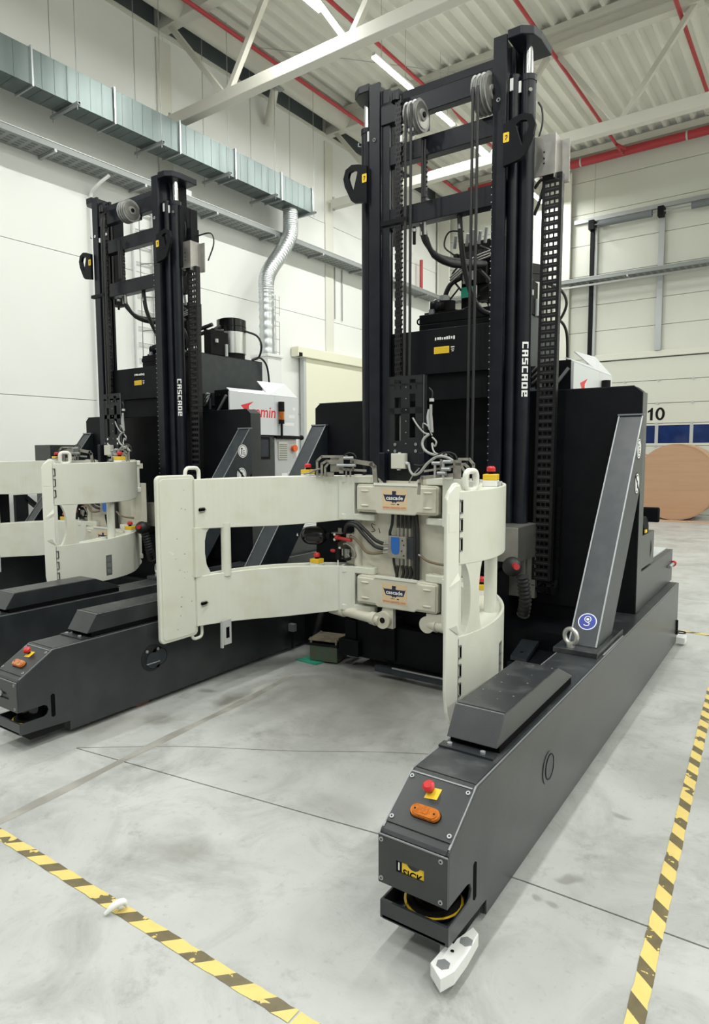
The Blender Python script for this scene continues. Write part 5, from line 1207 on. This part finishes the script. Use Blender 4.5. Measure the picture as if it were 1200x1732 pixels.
# left accumulator group
al = cpart(MB().cyl((-.715, 3.72, 1.005), (-.655, 3.745, 1.005), .066, 24, 'glossblk').sphere((-.655, 3.745, 1.005), .065, 18, 12, 'glossblk').sphere((-.715, 3.72, 1.005), .065, 18, 12, 'glossblk').build('accumulator', T1))
MB().cyl((-.79, 3.68, 1.01), (-.80, 3.675, 1.01), .012, 8, 'chrome').cyl((-.60, 3.76, 1.005), (-.57, 3.77, 1.005), .022, 12, 'ink').build('end_cap', al)
mk = MB().box(-.58, -.41, 3.80, 3.85, .84, 1.03, 'ink').box(-.56, -.47, 3.77, 3.80, 1.025, 1.03, 'bracket').box(-.515, -.485, 3.79, 3.796, 1.025, 1.065, 'bracket').box(-.44, -.36, 3.785, 3.80, .95, 1.03, 'cream2').cyl((-.40, 3.784, 1.01), (-.40, 3.78, 1.01), .014, 10, 'ink'); cpart(mk.build('valve_mount', T1))
rv = MB().cyl((-.51, 3.765, .998), (-.375, 3.755, .990), .013, 10, 'redv').cyl((-.515, 3.765, 1.0), (-.49, 3.765, 1.0), .020, 6, 'redv').sphere((-.55, 3.775, .90), .022, 10, 6, 'redv', (1.2, .6, .6))
for x, z in ((-.53, 1.02), (-.53, .983), (-.485, .925)): rv.cyl((x, 3.775, z), (x, 3.765, z), .010, 8, 'chrome')
cpart(rv.build('red_valve', T1))
sp3 = MB().tube(cr([(-.455, 3.77, .955), (-.42, 3.765, .96), (-.37, 3.765, .93), (-.345, 3.765, .885), (-.37, 3.765, .865), (-.42, 3.77, .88)], 4), .006, 6, 'bracket')
for x in (-.465, -.44, -.425, -.41): sp3.cyl((x, 3.775, .85+(x+.46)*.3), (x, 3.775, .92), .008, 8, 'steel')
sp3.tube(cr([(-.47, 3.77, .87), (-.43, 3.765, .845), (-.39, 3.765, .86), (-.39, 3.765, .90)], 4), .008, 6, 'ink'); cpart(sp3.build('pipe_loop', T1))
cpart(MB().cyl((-.50, 3.775, .84), (-.50, 3.775, .92), .022, 10, 'ink').cyl((-.495, 3.76, .80), (-.495, 3.76, .845), .005, 6, 'stwhite').build('solenoid', T1))
# plain cylinders under the hinge blocks
for x0_, x1_, lx in ((-.50, -.10, 0), (.235, .55, 1)):
    cy_ = MB().cyl((x0_, 3.76, .485), (x1_, 3.70, .470), .036, 20, 'cream2').cyl((x0_+.02, 3.757, .485), (x0_+.075, 3.748, .482), .045, 20, 'cream2')
    cy_.cyl((x1_-.075, 3.712, .474), (x1_-.03, 3.70, .473), .045, 20, 'cream2')
    if not lx: cy_.cyl((-.075, 3.76, .478), (-.075, 3.68, .478), .058, 24, 'cream2').cyl((-.072, 3.681, .478), (-.072, 3.678, .478), .020, 14, 'ink').prism([(-.135, .42), (-.01, .42), (-.01, .56), (-.09, .56)], 'y', 3.715, 3.75, 'cream2').prism([(-.56, .455), (-.46, .445), (-.46, .53), (-.50, .53)], 'y', 3.73, 3.80, 'cream2')
    else: cy_.cyl((.245, 3.77, .485), (.245, 3.715, .485), .055, 20, 'cream2').box(.24, .40, 3.72, 3.80, .50, .56, 'cream2')
    cpart(cy_.build('arm_cylinder', T1))
# laser-cut sensor brackets on top of the arms
def bracket(pts, origin, ux, name='sensor_bracket'):
    O_, X_ = Vector(origin), Vector(ux).normalized(); Y_ = Vector((-X_.y, X_.x, 0)); mb = MB()
    def W_(a, b, d_=0): q = O_+X_*a+Y_*d_; return (q.x, q.y, O_.z+b)
    for poly, d0 in pts:
        n_ = len(poly); vs_ = [W_(a, b, d0) for a, b in poly]+[W_(a, b, d0+.005) for a, b in poly]
        mb.add(vs_, [tuple(range(n_))[::-1], tuple(range(n_, 2*n_))]+[(i, (i+1) % n_, n_+(i+1) % n_, n_+i) for i in range(n_)], 'bracket')
    return mb, W_
def strip(path, w):
    L = []
    for (a, b), (c_, d_) in zip(path, path[1:]):
        l = math.hypot(c_-a, d_-b); nx, ny = -(d_-b)/l*w/2, (c_-a)/l*w/2; ex, ey = (c_-a)/l*w*.35, (d_-b)/l*w*.35
        L.append([(a+nx-ex, b+ny-ey), (a-nx-ex, b-ny-ey), (c_-nx+ex, d_-ny+ey), (c_+nx+ex, d_+ny+ey)])
    return L
P1 = strip([(0, 0), (0, .105), (.035, .135), (.22, .135)], .016)+strip([(.035, 0), (.035, .085), (.07, .105), (.17, .105)], .016)+strip([(.06, 0), (.06, .06), (.085, .09), (.17, .09)], .014)
P2 = strip([(0, .01), (.05, .01)], .018)+strip([(.06, .012), (.11, .012)], .03)+[[(.095, .03), (.17, .03), (.17, .13), (.095, .13)]]+strip([(0, .045), (.03, .055)], .012)
P3 = [[(.17, .02), (.20, .02), (.20, .135), (.17, .135)]]+strip([(.17, .05), (.36, .04)], .016)+strip([(.26, .105), (.40, .085), (.42, .065), (.43, -.05)], .030)+strip([(.27, .10), (.27, .04)], .012)+strip([(.22, .05), (.22, 0)], .01)+strip([(.25, .05), (.25, 0)], .01)
mb, W_ = bracket([(p, 0) for p in P1]+[(p, .012) for p in P2]+[(p, -.012) for p in P3], (-.565, 3.615, 1.440), (1, .26, 0))
for a, b in ((.24, .125), (.255, .075), (.19, .075)): mb.cyl(W_(a-.03, b, -.03), W_(a+.04, b, -.03), .010, 8, 'zinc')
mb.tube([W_(.25+.045*math.cos(t), .125+.035*math.sin(t), -.02) for t in [math.pi*i/8 for i in range(9)]], .004, 6, 'rubber')
mb.tube([W_(a, b) for a, b in ((-.10, .015), (-.06, .02), (-.02, .04), (.02, .05))], .007, 6, 'bracket')
cpart(mb.build('sensor_bracket', T1))
Q1 = strip([(0, 0), (0, .105), (-.03, .135), (-.10, .135)], .016)+strip([(-.035, 0), (-.035, .085), (-.06, .105), (-.12, .105)], .016)+strip([(-.06, 0), (-.06, .06), (-.08, .09)], .014)+[[(-.14, .0), (-.085, .0), (-.085, .13), (-.14, .13)]]
Q3 = strip([(-.14, .04), (-.36, .02), (-.38, -.02), (-.385, -.08)], .022)+strip([(-.14, .09), (-.34, .06)], .014)+strip([(-.22, .03), (-.22, .13)], .012)
mb, W_ = bracket([(p, 0) for p in Q1]+[(p, -.012) for p in Q3], (.62, 3.58, 1.425), (1, -.12, 0))
for a, b in ((-.24, .11), (-.17, .075), (-.20, .05), (-.16, .12)): mb.cyl(W_(a-.03, b, -.03), W_(a+.03, b, -.03), .011, 8, 'zinc')
for a in (-.25, -.19): mb.cyl(W_(a, .02, -.03), W_(a, .12, -.03), .008, 8, 'cable')
cpart(mb.build('sensor_bracket', T1))
# lower frame and drive pods under the mast
fr_ = MB().box(-.55, .55, 3.95, 4.60, .09, .36, 'black').box(-.55, .55, 4.05, 4.60, .36, .80, 'black').box(-.60, -.42, 3.90, 4.05, .10, .22, 'black').box(-.56, -.46, 3.93, 4.05, .22, .36, 'black').box(-.20, -.12, 3.92, 4.05, .12, .42, 'black')
fr_ = fr_.build('lower_frame', T1, bevel=.006)
MB().cyl((-.05, 4.0, .33), (.60, 3.96, .36), .035, 12, 'black').cyl((.0, 4.0, .24), (.55, 3.98, .25), .03, 12, 'ink').build('tie_rods', fr_)
MB().box(-.25, .45, 3.86, 3.90, .045, .085, 'slate').bar([(-.1, 3.855, .095), (.3, 3.855, .095)], .012, .008, (0, 0, 1), 'zinc').build('floor_strip', fr_)
pd = MB().box(.74, .98, 3.84, 4.50, .04, .30, 'black').build('drive_pod', T1, bevel=.01)
MB().hexa([(.76, 3.86, .31), (.87, 3.84, .31), (.80, 4.40, .34), (.68, 4.40, .34), (.76, 3.86, .335), (.87, 3.84, .335), (.80, 4.40, .365), (.68, 4.40, .365)], 'slate').cyl((.80, 3.95, .338), (.80, 3.95, .342), .012, 8, 'ink').cyl((.745, 4.25, .354), (.745, 4.25, .358), .012, 8, 'ink').build('pod_plate', pd)
MB().box(.55, 1.16, 4.20, 4.60, .05, .42, 'black').build('axle_beam', T1); MB().box(-1.16, -.55, 4.20, 4.60, .05, .5, 'black').build('axle_beam', T1)
hose('ground_cable', [(-1.02, 4.15, .05), (-.98, 4.12, .15), (-.93, 4.1, .25), (-.90, 4.15, .42)], .03, 'rubber')
pk = MB().box(-1.155, -1.10, 3.98, 4.02, .17, .23, 'zinc').cyl((-1.13, 4.0, .03), (-1.13, 4.0, .17), .008, 6, 'ink'); pk.build('floor_sensor', T1)

# green jacking block on the floor, a thing of its own
gb = empty('jacking_block', place(-2.235-.765, 4.0), TURN+.22); tag(gb, 'stained steel jacking block with green sides, under the front truck by its left leg', 'jack')
Z_ = (0, 0, 0)
MB().box(-.115, .115, -.10, .10, .012, .135, 'greenm').build('block_body', gb, bevel=.006)
MB().box(-.125, .125, -.11, .11, .135, .152, 'ink').box(-.12, .12, -.108, .108, .17, .185, 'dirty').build('top_plate', gb, bevel=.004)
b = MB()
for x in (-.105, .105):
    for y in (-.092, .092): b.cyl((x, y, .15), (x, y, .192), .010, 8, 'bracket')
b.build('corner_bolts', gb); MB().box(-.02, .16, .06, .115, .10, .118, 'green').build('green_tongue', gb)
gm = MB().prism([(-.135, -.075), (.065, -.105), (.12, .06), (-.06, .08)], 'z', .001, .010, 'green').build('green_mat'); gm.location = place(-2.235-.84, 3.93); gm.rotation_euler = (0, 0, TURN+.1)
tag(gm, 'bright green plastic mat on the floor at the foot of the jacking block', 'mat')

# ---- tidy the truck, then copy it for the rear one
def clear_flag():
    for o in bpy.data.objects:
        if '_m' in o: del o['_m']
clear_flag()
tag(T1, 'front black roll clamp truck with cream clamp arms, nearest the viewer', 'clamp truck', 'paper roll clamp trucks')
kmap = {}
for o in bpy.data.objects:
    if o.parent: kmap.setdefault(o.parent.name, []).append(o)
def copy_truck(o, parent):
    c = o.copy(); C.objects.link(c); c.parent = parent
    if o.name in CLS: c.location = (o.location.x-.03, o.location.y+.165, o.location.z+.092)
    for ch in kmap.get(o.name, []): copy_truck(ch, c)
    return c
CLS = set(CL)
T2 = copy_truck(T1, None); T2.location = place(-5.79, 4.32)
tag(T2, 'rear black roll clamp truck beyond the front one\'s left leg, showing its signal tower', 'clamp truck', 'paper roll clamp trucks')
gone = []
for o in [c for c in bpy.data.objects if c.parent == T2 and c.name.startswith(('sheave', 'lift_hose'))]:
    if o.data == bpy.data.objects['sheave'].data: o.location = (o.location.x+.275, o.location.y+.0, o.location.z+.075)
    elif o.name.startswith('sheave') or max(v.co.x for v in o.data.vertices) > .3: gone += [c for c in bpy.data.objects if c.parent == o]+[o]
for o in gone: bpy.data.objects.remove(o)
# only the rear one carries a radio box on the mast
rb = MB().box(.66, .70, 4.34, 4.56, 3.40, 3.98, 'black').build('mast_side_box', T2, off=(0, -4.2, 0), bevel=.004)
r2 = MB().box(.70, .76, 4.42, 4.52, 3.66, 3.78, 'black').build('radio_box', T2, off=(0, -4.2, 0), bevel=.004)
MB().cyl((.73, 4.44, 3.78), (.745, 4.43, 3.95), .009, 8, 'ink').build('antenna', r2, off=(0, -4.2, 0))
MB().tube(cr([(.76, 4.50, 3.72), (.92, 4.52, 3.72), (.95, 4.53, 3.62), (.90, 4.50, 3.46)], 5), .007, 6, 'rubber').build('antenna_lead', r2, off=(0, -4.2, 0))

# ---- dark trestle and cabinet beyond the rear truck
ts = empty('steel_trestle', place(-9.52, 5.65), TURN+math.pi/2); tag(ts, 'dark steel trestle table standing beyond the rear truck, at the left edge', 'trestle')
MB().box(-1.1, 1.75, -.3, .25, 1.05, 1.09, 'grey').build('table_top', ts)
for x in (-.62, .25, 1.1): MB().box(x-.09, x+.09, -.3, -.24, 0, 1.02, 'black').build('leg', ts)
for x in (-.62, .25, 1.1): MB().box(x-.07, x+.07, .18, .24, 0, 1.02, 'black').build('leg', ts)
for a, b in ((-.55, .15), (.3, 1.0)): MB().bar([(a, -.27, .98), (b, -.27, .35)], .05, .12, (0, 1, 0), 'black').bar([(b, -.27, .98), (b-.35, -.27, .70)], .05, .12, (0, 1, 0), 'black').build('cross_brace', ts)
MB().cyl((-1.1, -.32, 1.10), (1.6, -.32, 1.08), .02, 8, 'cab').build('top_rail', ts)
gx = MB().box(-.18, .18, -.27, .27, 0, 1.715, 'grey').build('steel_cabinet', bevel=.006); gx.location = place(-8.12, 5.0); gx.rotation_euler = (0, 0, TURN)
tag(gx, 'plain dark grey cabinet behind the clamp of the rear truck', 'cabinet')
